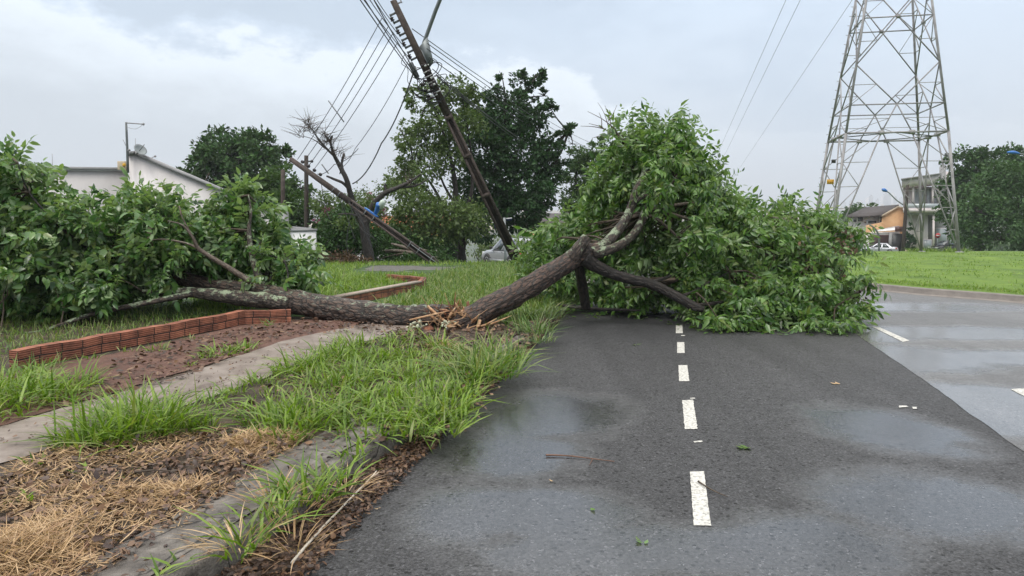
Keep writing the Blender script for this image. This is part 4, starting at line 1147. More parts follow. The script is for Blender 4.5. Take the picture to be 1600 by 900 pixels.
def px_tree(name, label, foot, stem, limbs, B, n, size, mat, seed, group=None, Yc=None, **kw):
    """foot: (px, Y); stem/limbs rows (px, py, Y, r); B: (px, py, Y, rx, ry)"""
    g = ground_at(*foot)
    st = [(*(g + Vector((0, 0, -.2))), stem[0][3] * 1.25)] + [row(*r) for r in stem]
    return tree(name, label, st, [[row(*r) for r in l] for l in limbs], [px_blob(*b) for b in B], n, size, M[mat], seed, group=group, root=g, **kw)


px_tree('tree', 'round dark green dome-shaped tree behind the white sloping house wall', (372, 55), [(372, 380, 55, .3), (370, 310, 55, .25)], [[(370, 320, 55, .16), (330, 275, 55, .1)], [(370, 320, 55, .16), (415, 275, 55, .1)]],
        [(350, 232, 55, 38, 26), (395, 228, 55, 38, 24), (318, 252, 55, 22, 22), (372, 250, 53, 60, 30), (430, 252, 55, 26, 26), (340, 278, 54, 48, 30), (405, 282, 54, 50, 34), (300, 268, 55, 18, 14), (372, 320, 55, 70, 40)], 15000, .34, 'leaf_deep', 101)
px_tree('tree', 'deep green tree with drooping boughs behind the brick gate pillar', (425, 42), [(425, 380, 42, .22), (425, 330, 42, .18)], [],
        [(440, 290, 42, 30, 30), (412, 315, 42, 30, 32), (455, 325, 41, 36, 30), (425, 350, 41, 45, 28), (490, 340, 42, 26, 26), (470, 295, 42, 16, 18)], 8500, .24, 'leaf_mid', 102)
px_tree('tree', 'open pale olive tree with thin upright stems beside the darker big tree', (700, 33.5), [(705, 392, 33.3, .30), (706, 360, 33.2, .24)],
        [[(706, 362, 33.2, .16), (712, 310, 33, .12), (707, 260, 33, .09), (690, 200, 33, .05), (672, 160, 33, .03)], [(706, 365, 33.2, .16), (728, 330, 33, .11), (738, 290, 33, .08), (735, 230, 33, .05), (722, 150, 33, .03)],
         [(704, 360, 33.2, .12), (690, 318, 33, .08), (672, 285, 32.6, .05), (645, 255, 32.4, .03)], [(712, 320, 33, .07), (694, 290, 33, .05), (684, 262, 33, .03)], [(707, 330, 33, .09), (686, 315, 32.7, .07), (655, 290, 32.4, .04), (626, 285, 32.4, .025)]],
        [(652, 152, 33, 15, 20), (640, 138, 33, 8, 8), (682, 150, 33, 24, 22), (715, 140, 33, 22, 17), (738, 150, 33, 12, 14), (655, 200, 32.6, 20, 16), (632, 215, 32.6, 12, 22), (690, 195, 33, 32, 26), (728, 190, 33, 28, 26), (650, 232, 32.6, 30, 14), (626, 262, 32.4, 22, 16), (665, 262, 32.4, 30, 18), (640, 288, 32.4, 36, 14), (618, 300, 32.4, 14, 18), (700, 240, 33, 26, 24),
         (655, 325, 32, 44, 20), (700, 340, 31.6, 46, 24), (735, 345, 31.6, 34, 26), (655, 358, 32, 42, 20), (680, 366, 31.6, 44, 14), (640, 340, 32, 24, 30)], 15500, .17, 'leaf_olive', 103, clump=.42, per=24)
px_tree('tree', 'tall dense blackish green tree directly behind the leaning concrete pole', (718, 36), [(716, 395, 35.8, .36), (722, 370, 35.8, .30), (735, 335, 36, .25)],
        [[(728, 350, 36, .22), (760, 300, 36, .16), (785, 240, 36, .1), (790, 170, 36, .05)], [(745, 320, 36, .15), (800, 290, 36, .1), (850, 240, 36, .06), (888, 205, 36, .03)]],
        [(765, 150, 36, 26, 18), (785, 122, 36, 12, 14), (815, 130, 36, 18, 18), (836, 122, 36, 15, 14), (850, 150, 36, 14, 16), (862, 172, 36, 8, 8), (745, 195, 36, 26, 36), (795, 180, 36, 46, 34), (838, 185, 36, 24, 24), (760, 240, 35.5, 46, 40), (815, 235, 36, 48, 36), (856, 235, 36, 28, 14), (880, 215, 36, 16, 8), (892, 202, 36, 9, 6), (870, 258, 36, 24, 14), (895, 225, 36, 12, 6),
         (760, 290, 35.5, 52, 36), (815, 290, 35.5, 48, 34), (850, 280, 36, 26, 20), (765, 328, 35, 50, 26), (815, 328, 35.2, 40, 24), (840, 318, 36, 24, 20), (745, 362, 34.8, 36, 12), (815, 352, 35.2, 28, 12)], 30000, .19, 'leaf_dark', 104)
px_tree('tree', 'mid green feathery tree just behind the fallen crown beside the blackish one', (925, 50), [(925, 385, 50, .3), (925, 330, 50, .22)], [[(925, 335, 50, .15), (950, 280, 50, .1), (955, 245, 50, .05)], [(925, 335, 50, .15), (900, 290, 50, .1), (905, 250, 50, .05)]],
        [(912, 250, 50, 24, 22), (940, 238, 50, 24, 22), (898, 280, 50, 24, 28), (935, 275, 50, 40, 34), (975, 255, 50, 30, 28), (905, 312, 50, 32, 26), (950, 318, 50, 46, 30), (900, 340, 50, 24, 18)], 11500, .23, 'leaf_mid', 105)
R_LAB = 'group'
px_tree('tree', 'tall dark rounded tree beside the modern white house', (1530, 82), [(1530, 380, 82, .4), (1530, 320, 82, .3)], [],
        [(1510, 255, 82, 30, 22), (1540, 245, 82, 26, 14), (1500, 285, 82, 26, 26), (1560, 255, 82, 40, 22), (1600, 250, 82, 34, 18), (1640, 265, 82, 40, 30), (1545, 285, 81, 50, 34), (1530, 320, 81, 50, 40), (1600, 300, 82, 60, 40), (1500, 340, 81, 26, 40)], 17000, .42, 'leaf_deep', 106)
px_tree('tree', 'broad greyish green tree with low spreading boughs at the lawn edge', (1600, 62), [(1600, 380, 62, .4), (1595, 345, 62, .3)],
        [[(1596, 350, 62, .2), (1560, 335, 61, .14), (1525, 330, 60, .08)], [(1596, 360, 62, .16), (1560, 372, 61, .1), (1520, 376, 60, .06)]],
        [(1570, 275, 62, 42, 22), (1610, 275, 62, 46, 26), (1540, 300, 62, 34, 26), (1590, 310, 61, 60, 34), (1525, 330, 61, 34, 26), (1570, 345, 60, 60, 34), (1640, 320, 62, 60, 50), (1520, 365, 60.5, 28, 22), (1575, 375, 60, 56, 16), (1640, 370, 61, 60, 24), (1690, 330, 62, 50, 60)], 24000, .27, 'leaf_grey', 107)
px_tree('tree', 'small rounded green tree behind the dark-roofed peach house', (1347, 135), [(1347, 350, 135, .3)], [], [(1347, 328, 135, 22, 10), (1335, 338, 135, 18, 12), (1362, 340, 135, 22, 12)], 2600, .6, 'leaf_mid', 108, twigs=False)
px_tree('tree', 'low spreading tree at the far street between the pylon feet', (1305, 120), [(1305, 365, 120, .3)], [], [(1300, 350, 120, 30, 14), (1330, 358, 120, 24, 12), (1275, 352, 120, 26, 14)], 2800, .55, 'leaf_grey', 109, twigs=False)
px_tree('cypress', 'small narrow dark cypress in front of the white modern house', (1421, 92), [(1421, 388, 92, .08)], [], [(1421, 366, 92, 4.5, 12), (1422, 380, 92, 7, 12), (1420, 352, 92, 2.5, 6)], 1500, .26, 'leaf_dark', 110, cat='shrub', twigs=False)

# far belt of woodland, too mixed to count
_rng = np.random.default_rng(77)
wood = []
for i in range(70):
    px = _rng.uniform(-300, 2000); Y = _rng.uniform(150, 420)
    if 1395 < px < 1500 and Y < 160: continue
    g = ground_at(px, Y); hh = _rng.uniform(3, 6.0); wood.append((g.x, g.y, g.z + hh * .5, hh * 1.3, hh * 1.3, hh * .75))
wo, _ = leaf_cloud('far_woodland', wood, 26000, 1.1, M['leaf_mid'], None, 78, .4, 30)
tag(wo, 'far belt of mixed green woodland in the valley beyond the houses', 'woodland', kind='stuff')


# bare storm-broken tree
def bare_tree():
    g = ground_at(577, 26.5, 0.1)
    t = empty('broken_tree', g, 'dark broken tree with mostly bare limbs behind the toppled pole', 'tree')
    mb = MB()
    st = [(*g, .20), row(576, 400, 26.5, .185), row(571, 370, 26.5, .175), row(568, 345, 26.5, .17)]
    mb.tube([r[:3] for r in st], [r[3] for r in st], 14, 5, .16, 2, .02)
    mb.build('trunk', M['bark_dark'], t, True)
    L = [[(568, 350, 26.5, .15), (556, 328, 26.5, .12), (548, 305, 26.4, .10), (541, 280, 26.3, .085), (530, 258, 26.3, .075), (521, 240, 26.2, .06), (516, 222, 26.2, .04), (508, 212, 26.1, .02)],
         [(570, 352, 26.5, .14), (580, 325, 26.5, .11), (592, 310, 26.5, .10), (604, 300, 26.5, .09), (622, 293, 26.6, .075), (640, 284, 26.7, .055), (658, 272, 26.8, .03)],
         [(545, 295, 26.4, .06), (536, 286, 26.3, .05), (522, 280, 26.3, .045), (510, 275, 26.2, .03)],
         [(536, 268, 26.3, .05), (534, 252, 26.4, .035), (538, 240, 26.4, .03), (531, 272, 26.3, .02)],
         [(524, 245, 26.2, .05), (510, 232, 26.1, .04), (496, 215, 26.0, .03), (490, 205, 26.0, .02), (478, 192, 26.0, .010), (452, 180, 26.0, .004)],
         [(516, 222, 26.2, .04), (519, 212, 26.2, .03), (514, 220, 26.2, .03), (507, 221, 26.2, .03)],
         [(508, 232, 26.1, .025), (490, 218, 26.1, .014), (470, 212, 26.2, .008), (448, 207, 26.2, .003)],
         [(604, 300, 26.5, .06), (601, 290, 26.5, .04), (604, 288, 26.5, .03)],
         [(622, 293, 26.6, .05), (650, 290, 26.8, .035), (668, 280, 27.0, .02)],
         [(568, 340, 26.5, .05), (545, 334, 26.3, .03), (528, 335, 26.2, .02)]]
    heads = []
    for l in L:
        rows = [row(*r) for r in l]; mb = MB(); mb.tube([r[:3] for r in rows], [r[3] for r in rows], 9, 4, .12, len(l)); mb.build('limb', M['bark_dark'], t, True)
        heads += [Vector(r[:3]) for r in rows[2:]]
    rnd = random.Random(3); mb = MB()
    for i in range(150):
        px0, py0 = rnd.choice([(490, 205), (480, 193), (510, 215), (516, 225), (470, 210), (524, 240), (640, 285), (535, 245), (505, 225), (498, 212), (484, 200)])
        a = rnd.uniform(R(-170), R(-10)) if px0 < 560 else rnd.uniform(R(-150), R(-30)); ln = rnd.uniform(10, 38)
        p = at(px0 + rnd.uniform(-6, 6), py0 + rnd.uniform(-6, 6), 26.1); q = at(px0 + ln * math.cos(a), py0 + ln * .75 * math.sin(a), 26.1 + rnd.uniform(-.6, .6))
        mb.tube([p, p.lerp(q, .5) + Vector((rnd.uniform(-.05, .05), 0, rnd.uniform(0, .07))), q], [.009, .006, .002], 4, 3)
    mb.build('bare_twigs', M['twig'], t, True)
    leaf_cloud('foliage_tuft', [px_blob(582, 300, 27.0, 20, 9), px_blob(560, 315, 26.8, 20, 10), px_blob(600, 285, 27.0, 14, 8), px_blob(575, 330, 26.8, 24, 10), px_blob(545, 345, 26.8, 22, 10), px_blob(660, 268, 27.4, 16, 14), px_blob(640, 300, 27.4, 26, 9)], 1900, .10, M['leaf_olive'], t, 31, .5, 16)


bare_tree()


def shrub(name, label, foot, B, n, size, mat, seed, cat='shrub', stems=6, extra=None):
    g = ground_at(*foot)
    t = empty(name, g, label, cat); bl = [px_blob(*b) for b in B]
    leaf_cloud('foliage', bl, n, size, M[mat], t, seed, .42, 20, .3, floor=g.z + .02)
    rnd = random.Random(seed)
    for i in range(stems):
        mb = MB(); b = rnd.choice(bl); e = Vector(b[:3]); p = Vector((g.x + (e.x - g.x) * .6, g.y, terrain(g.x, g.y) - .05)); mb.tube([p, p.lerp(e, .6) + Vector((rnd.uniform(-.2, .2), 0, .1)), e], [.035, .025, .01], 5, 3); mb.build('stem', M['bark_far'], t, True)
    if extra: leaf_cloud(extra[0], [px_blob(*b) for b in extra[1]], extra[2], extra[3], M[extra[4]], t, seed + 1, .5, 14, .2)
    return t


shrub('shrub', 'dense dark bush beside the white garden wall end under the toppled pole', (535, 29), [(530, 375, 29, 36, 30), (555, 362, 29, 30, 32), (508, 385, 28.5, 28, 24), (540, 342, 29.5, 30, 20), (580, 375, 29, 24, 26)], 7500, .14, 'leaf_deep', 51)
shrub('shrub', 'pink-flowering bush rising behind the dark bush', (528, 33), [(525, 335, 33, 26, 26), (505, 320, 33, 18, 22), (555, 325, 33, 26, 22), (580, 320, 33, 20, 22), (590, 345, 33, 20, 24)], 4200, .13, 'leaf_olive', 52,
      extra=('blossom', [(511, 330, 32.5, 8, 11), (494, 345, 32.5, 5, 8), (577, 308, 32.6, 7, 8), (600, 332, 32.6, 6, 6), (527, 350, 32.5, 6, 7)], 520, .085, 'leaf_pink'))
shrub('shrub', 'dark leafy bush filling the ground behind the lower end of the toppled pole', (640, 31), [(600, 392, 31, 26, 18), (640, 385, 31, 30, 20), (680, 392, 31, 30, 16), (615, 370, 31.5, 22, 18)], 4600, .13, 'leaf_deep', 58)
shrub('shrub', 'mid green bush growing between the broken tree and the toppled pole', (622, 37), [(618, 375, 37, 22, 22), (640, 385, 37, 24, 18), (600, 362, 37, 18, 24)], 3200, .15, 'leaf_mid', 53)
shrub('brush_heap', 'heap of cut green branches beside the foot of the toppled pole', (640, 25.5), [(620, 411, 25.5, 18, 8), (648, 409, 25.5, 26, 10), (680, 406, 26, 28, 12), (600, 415, 25.3, 14, 6), (700, 412, 26, 24, 8)], 3600, .10, 'leaf_deep', 54, cat='brush heap')
shrub('dry_thicket', 'brown withered undergrowth at the foot of the white garden wall', (515, 24.5), [(500, 408, 24.5, 28, 10), (535, 407, 24.5, 28, 11), (560, 409, 24.2, 20, 8), (470, 410, 24.5, 22, 8)], 2000, .09, 'leaf_brown', 55, cat='thicket', stems=24)
shrub('shrub', 'dense hedge-like bush filling the gap behind the silver sport utility vehicle', (770, 55), [(740, 388, 55, 30, 12), (790, 385, 55, 40, 14), (690, 388, 55, 24, 12), (840, 380, 55, 40, 18), (880, 375, 55, 36, 18)], 4200, .22, 'leaf_olive', 56)
shrub('shrub', 'leafy green bush at the verge beside the slanting pole foot', (845, 22), [(835, 395, 22, 22, 22), (860, 380, 22, 30, 26), (850, 415, 21.5, 34, 18), (815, 418, 21, 14, 12), (885, 400, 22, 30, 30)], 4200, .10, 'leaf_mid', 57)

# broken boughs lying on the white car
def bough():
    g = at(640, 398, 30)
    mb = MB()
    for rows in ([(575, 398, 30, .05), (610, 392, 29.5, .07), (650, 396, 29, .075), (690, 404, 28, .06)], [(612, 381, 30, .04), (630, 386, 29.5, .07), (655, 394, 29, .06)], [(620, 400, 30, .03), (645, 388, 29.5, .04), (668, 392, 29, .03)], [(590, 405, 29.5, .02), (630, 396, 29, .03), (645, 402, 29, .03)]):
        r = [row(*q) for q in rows]; mb.tube([q[:3] for q in r], [q[3] for q in r], 7, 4, .1, 3)
    o = mb.build('broken_bough', M['bark_pale'], None, True); tag(o, 'broken brown bough heaped in front of the white car', 'branch')


bough()


# ================================================================ POLES AND WIRES
def leaning_pole():
    A, B = at(816, 420, 24.0), at(614, 0, 21.0)
    A.z = terrain(A.x, A.y) - .1
    t = empty('utility_pole', A, 'tall concrete pole leaning steeply in front of the blackish tree', 'utility pole')
    d = (B - A).normalized(); L = (B - A).length
    X = d.cross(Vector((0, 1, 0))).normalized(); X = -X if X.x < 0 else X      # picture-right side of the pole
    Yv = X.cross(d); Yv = -Yv if Yv.y > 0 else Yv                            # toward the street

    def P(f, x=0.0, y=0.0): return A + d * (L * f) + X * x + Yv * y
    wid = lambda f: 0.34 - 0.17 * f
    mb = MB()
    # I-section: two flanges and a web, solid towards the top
    for f0, f1 in ((0, .62), (.62, 1)):
        w0, w1 = wid(f0), wid(f1)
        if f1 <= 0.62:
            for s in (-1, 1): mb.bar(P(f0, s * w0 * .36), P(f1, s * w1 * .36), w0 * .28, .24, w1 * .28, .2, up=Yv)
        else: mb.bar(P(f0), P(f1), w0, .2, w1, .16, up=Yv)
    for f in (.09, .32, .47, .61): mb.bar(P(f - .006, 0, .02), P(f + .006, 0, .02), wid(f) * .98, .20, up=Yv)
    mb.build('shaft', M['concrete_pole'], t)
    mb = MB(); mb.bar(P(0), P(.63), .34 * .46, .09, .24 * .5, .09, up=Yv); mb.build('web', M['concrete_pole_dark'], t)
    mb = MB()
    for i in range(26):
        f = .64 + .35 * i / 26; mb.lathe([(0, .013), (.004, .013)], P(f, .01, .102 - .02 * f), Yv, 8)
    mb.build('bolt_hole', M['black'], t)
    ins = []
    for f in (.952, .912, .872, .832, ):
        s = -wid(f) / 2
        mb = MB(); mb.bar(P(f + .012, s), P(f + .012, s - .16), .035, .05); mb.bar(P(f - .012, s), P(f - .012, s - .16), .035, .05); mb.bar(P(f - .016, s - .16), P(f + .016, s - .16), .03, .03); mb.build('bracket', M['steel_dark'], t)
        mb = MB(); mb.lathe([(-.055, .03), (-.05, .055), (-.02, .06), (-.012, .035), (.012, .035), (.02, .06), (.05, .055), (.055, .03)], P(f, s - .16), d, 12); mb.build('insulator', M['porcelain'], t, True)
        ins.append(P(f, s - .2))
    mb = MB(); mb.box(P(.985, wid(.98) / 2 + .05), (.12, .05, .04), ax=(X, Yv, d)); mb.box(P(.988, wid(.98) / 2 + .1, 0), (.03, .03, .12), ax=(X, Yv, d)); mb.build('bracket', M['steel'], t)
    mb = MB(); mb.lathe([(-.24, .05), (-.22, .075), (.2, .075), (.22, .05)], P(.79, -wid(.8) / 2 - .22), d, 14); mb.build('splice_closure', M['steel_dark'], t, True)
    for f in (.735, .77, .70, .755, .72):
        w = wid(f) + .03; mb = MB(); mb.box(P(f), (w, .24, .028), ax=(X, Yv, d)); mb.build('strap', M['whiteband'], t)
    rnd = random.Random(4)
    for i in range(22):
        mb = MB(); f = rnd.uniform(.69, .80); mb.box(P(f, rnd.uniform(-.30, .1), .15 + rnd.uniform(0, .06)), (rnd.uniform(.05, .13), .05, rnd.uniform(.04, .10)), ax=(X, Yv, d)); mb.build('clamp', M['porcelain'], t)
    for i in range(12):
        mb = MB(); f = rnd.uniform(.69, .80); mb.box(P(f, rnd.uniform(-.28, .2), .17 + rnd.uniform(0, .05)), (rnd.uniform(.03, .08), .04, rnd.uniform(.03, .06)), ax=(X, Yv, d)); mb.build('clamp', M['whiteband'], t)
    mb = MB()
    for i in range(16):
        f = rnd.uniform(.70, .80); s = rnd.choice((-1, 1)); r = rnd.uniform(.12, .28)
        pts = [P(f, s * .1, .17), P(f + rnd.uniform(-.01, .02), s * (.2 + r * .5), .2), P(f - .012, s * (.2 + r), .17), P(f - .03, s * (.18 + r * .3), .18), P(f - .035, 0, .17)]
        mb.tube(pts, .011, 5, 4)
    mb.tube([P(.845, -.34), P(.825, -.55), P(.80, -.46), P(.765, -.62), P(.74, -.52), P(.735, -.25)], .009, 5, 5)
    mb.build('slack_cable', M['cable'], t, True)
    # street-lamp arm
    w = wid(.8) / 2
    mb = MB(); mb.prism([P(.845, w, .05), P(.775, w, .05), P(.785, w + .18, .05), P(.862, w + .33, .05), P(.85, w + .1, .05)], Yv * -.10); mb.box(P(.80, w + .012), (.02, .24, .62), ax=(X, Yv, d)); mb.build('arm_plate', M['lampgrey'], t)
    a0, a1 = at(660, 74, 21.6), at(689, -4, 21.0); a2 = a1 + (a1 - a0) * .9 + Vector((.35, -.3, 0))
    mb = MB(); mb.tube([a0, a1, a1.lerp(a2, .6), a2], .055, 12, 4); mb.build('lamp_arm', M['lampgrey'], t, True)
    h = a2 + Vector((.3, -.25, .1)); hd = Vector((.75, -.6, .15)).normalized(); sd_ = hd.cross(Vector((0, 0, 1))).normalized()
    mb = MB(); mb.box(h, (.7, .22, .12), ax=(hd, sd_, hd.cross(sd_) * -1)); mb.build('lamp_head', M['lampgrey'], t, bevel=.03)
    return t, P, ins, wid


POLE, PP, INS, PW = leaning_pole()


def toppled_pole():
    A, B = at(692, 424, 24.0), at(455, 249, 25.2); A.z = terrain(A.x, A.y)
    t = empty('utility_pole', A, 'toppled dark concrete pole carrying a blue street lamp', 'utility pole')
    d = (B - A).normalized(); L = (B - A).length
    X = d.cross(Vector((0, 1, 0))).normalized(); X = -X if X.z < 0 else X       # upper side
    Yv = X.cross(d); Yv = -Yv if Yv.y > 0 else Yv
    P = lambda f, x=0.0, y=0.0: A + d * (L * f) + X * x + Yv * y
    wid = lambda f: .25 - .11 * f
    mb = MB()
    for f0, f1 in ((0, .6), (.6, 1)):
        w0, w1 = wid(f0), wid(f1)
        if f1 < .65:
            for s in (-1, 1): mb.bar(P(f0, s * w0 * .36), P(f1, s * w1 * .36), .22, w0 * .28, .21, w1 * .28, up=X)
        else: mb.bar(P(f0), P(f1), .22, w0, .21, w1, up=X)
    mb.build('shaft', M['concrete_pole'], t)
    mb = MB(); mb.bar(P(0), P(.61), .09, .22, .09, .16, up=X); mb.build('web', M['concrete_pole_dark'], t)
    for f in (.50, .445, .21, .155, .075, .71, .67):
        mb = MB(); mb.box(P(f), (wid(f) + .025, .235, .024), ax=(X, Yv, d)); mb.build('strap', M['wirealu'], t)
    mb = MB(); mb.tube([P(.2, .05, .13), P(.1, .05, .14), P(.03, .06, .15), P(-.02, .1, .2)], .012, 5, 4); mb.build('slack_cable', M['lampgrey'], t, True)
    # blue lamp on its saddle
    s0 = P(.475, .2)
    mb = MB(); mb.box(P(.475, wid(.475) / 2 + .03), (.05, .18, .52), ax=(X, Yv, d)); mb.build('lamp_saddle', M['blue'], t, bevel=.01)
    e = at(592, 319, 24.3); b0 = P(.455, wid(.45) / 2 + .08)
    mb = MB(); mb.tube([b0, b0.lerp(e, .5) + Vector((.02, 0, .02)), e], [.06, .085, .10], 12, 4); mb.build('lamp_body', M['blue'], t, True)
    ax = (e - b0).normalized(); q = e + Vector((.07, -.04, 0))
    mb = MB(); mb.lathe([(-.26, .04), (-.2, .09), (-.05, .105), (.05, .08), (.09, .03)], q + Vector((.05, 0, .05)), ax, 14); mb.build('lamp_lens', M['lens'], t, True)
    rnd = random.Random(8); mb = MB()
    for i in range(9):
        f = .55 + .4 * rnd.random(); a = P(f, .1, .1); b = P(f - rnd.uniform(.08, .3), -rnd.uniform(.4, 1.4), .2); mb.tube([a, a.lerp(b, .5) + Vector((rnd.uniform(-.2, .2), 0, -.25)), b], .010, 4, 4)
    mb.build('slack_cable', M['cable'], t, True)
    for f in (.9, .86, .82, .94):
        mb = MB(); mb.lathe([(-.05, .04), (-.02, .055), (.02, .055), (.05, .04)], P(f, wid(f) / 2 + .08), d, 10); mb.build('insulator', M['porcelain'], t, True)
    return P


TP = toppled_pole()


def wire(label, pts, sag, r, group, mat='cable', cat='wire', name='power_line'):
    mb = MB(); out = []
    for i in range(len(pts) - 1):
        a, b = Vector(pts[i]), Vector(pts[i + 1]); n = 14
        for k in range(n + (i == len(pts) - 2)):
            u = k / n; p = a.lerp(b, u); p.z -= 4 * sag * u * (1 - u); out.append(p)
    mb.tube(out, r, 5, 1)
    o = mb.build(name, M[mat], None, True)
    return tag(o, label, cat, group)


G1, G2, G3 = 'wires slanting down to the toppled pole', 'wires running off behind the blackish tree', 'wires passing overhead from the pole head'
ends1 = [(474, 226), (487, 228), (497, 240), (508, 250)]; starts = [(597, 28), (607, 41), (614, 52), (622, 65)]
dn = ['outermost', 'second', 'third', 'innermost']
for i in range(4):
    wire(f'{dn[i]} thin wire of the bundle slanting from pole head to toppled pole', [at(*starts[i], 20.9), TP(.97 - .035 * i, .12)], .12, .011, G1)
wire('thin wire from the cable knot down behind the bare tree', [at(640, 92, 21.2), at(555, 232, 24.5), at(530, 262, 26)], .15, .010, G1)
wire('thick sagging cable from the cable knot down to the broken tree', [at(649, 104, 21.2), at(596, 224, 23.5), at(551, 287, 24.5)], .22, .020, G1)
wire('short thin wire crossing low behind the bare tree limbs', [at(496, 272, 24.8), at(522, 257, 24.5), at(560, 232, 24.5)], .1, .012, G1)
s2 = [(644, 45), (668, 68), (667, 76), (671, 90), (676, 108), (682, 117), (683, 120)]
e2 = [(925, 224), (938, 240), (925, 238), (905, 236), (900, 262), (890, 250), (886, 254)]
n2 = ['topmost', 'second', 'third', 'fourth', 'fifth', 'sixth', 'lowest']
for i in range(7):
    wire(f'{n2[i]} wire running from the leaning pole across the blackish tree', [at(*s2[i], 21.2), at(*e2[i], 58), at(e2[i][0] + 260, e2[i][1] + 95, 110)], .28 if i < 4 else .5, .013 + .002 * (i > 4), G2)
s3 = [INS[0], INS[1], INS[2], INS[3], PP(.78, -.3), PP(.75, -.3), PP(.75, -.34)]
n3 = ['first', 'second', 'third', 'fourth', 'fifth', 'sixth', 'seventh']
e3 = [(566, -40), (558, -44), (549, -44), (540, -40), (552, -60), (532, -60), (524, -58)]
for i in range(7):
    e = at(*e3[i], 16.0); far = e + (e - s3[i]) * 1.2
    wire(f'{n3[i]} overhead wire counted from the pole tip, leaving over the street', [s3[i], e, far], .05, .011 if i < 4 else .014, G3)
for lab, a, b, Y, g in [('long white spacer bar clamping four slanting wires in open sky', (513.5, 158), (537, 190), 23.1, None), ('short spacer bar tilted beside the toppled pole head', (503, 257), (513, 271), 24.7, None),
                        ('pale spacer bar on wires before the blackish tree', (827, 163), (836.5, 190), 44, None), ('dark spacer bar on wires near the blackish tree tip', (885, 201), (889.5, 221), 52, None)]:
    mb = MB(); p, q = at(*a, Y), at(*b, Y); mb.bar(p - (q - p) * .02, q + (q - p) * .02, .05 if Y < 40 else .07, .03); o = mb.build('wire_spacer', M['wirealu'], None); tag(o, lab, 'spacer', 'spacer bars on the wires')


def small_pole(label, px, Y, ytop, r0, r1, mat, tilt=0, parts=None):
    g = ground_at(px, Y); top = at(px + tilt, ytop, Y)
    t = empty('utility_pole', g, label, 'utility pole')
    mb = MB(); mb.tube([g, g.lerp(top, .5), top], [r0, (r0 + r1) / 2, r1], 8, 2); mb.build('shaft', M[mat], t, True)
    if parts: parts(t, g, top)
    return t


def pole_gear(t, g, top):
    for dz in (-.25, -.75):
        mb = MB(); mb.box(top + Vector((.14, 0, dz)), (.16, .06, .06)); mb.lathe([(-.06, .04), (0, .07), (.06, .04)], top + Vector((.24, 0, dz)), (0, 0, 1), 8); mb.build('insulator', M['porcelain'], t)


small_pole('thin dark upright pole crossing behind the toppled pole head', 478.5, 33, 243, .11, .09, 'wood_pole', 0, pole_gear)
small_pole('slender banded brown pole rising behind the brick gate pillar', 442, 27, 265, .10, .075, 'concrete_pole', 0)


def lamp_gear(t, g, top):
    Y = g.y; b = at(1411, 320, Y)
    mb = MB(); mb.tube([b, at(1400, 312, Y), at(1390, 302, Y), at(1385, 299, Y)], .07, 6, 4); mb.build('lamp_arm', M['lampgrey'], t, True)
    mb = MB(); h = at(1381.5, 297, Y); mb.tube([at(1386, 299, Y), h, at(1378, 295.8, Y)], [.10, .22, .10], 8, 3); mb.build('lamp_head', M['blue'], t, True)
    mb = MB(); mb.box(at(1416, 321, Y), (.25, .2, .3)); mb.build('bracket', M['steel_dark'], t)


small_pole('tall black timber pole with curved lamp arm before the white modern house', 1410.5, 88, 289, .24, .17, 'wood_pole', 7.5, lamp_gear)


def far_lamp():
    Y = 58; g = ground_at(1640, Y); t = empty('street_lamp', g, 'blue-headed street lamp above the lawn-edge tree', 'street lamp')
    top = at(1636, 262, Y); mb = MB(); mb.tube([g, g.lerp(top, .5), top], [.12, .10, .08], 8, 2); mb.build('shaft', M['lampgrey'], t, True)
    mb = MB(); mb.tube([top, at(1620, 252, Y), at(1605, 243, Y), at(1590, 239, Y)], .04, 7, 4); mb.build('lamp_arm', M['lampgrey'], t, True)
    mb = MB(); mb.tube([at(1593, 240, Y), at(1584, 238, Y), at(1574, 238, Y)], [.06, .13, .07], 8, 4); mb.build('lamp_head', M['blue'], t, True)


far_lamp()


def curved_post():
    Y = 84; g = ground_at(1373, Y); t = empty('lamp_post', g, 'short dark curved post in front of the brown garage door', 'post')
    p = at(1373.5, 372, Y); mb = MB(); mb.tube([g, p, at(1371, 363, Y), at(1366, 356, Y), at(1359, 351.5, Y)], [.12, .11, .10, .09, .08], 7, 4); mb.build('shaft', M['steel_dark'], t, True)


curved_post()


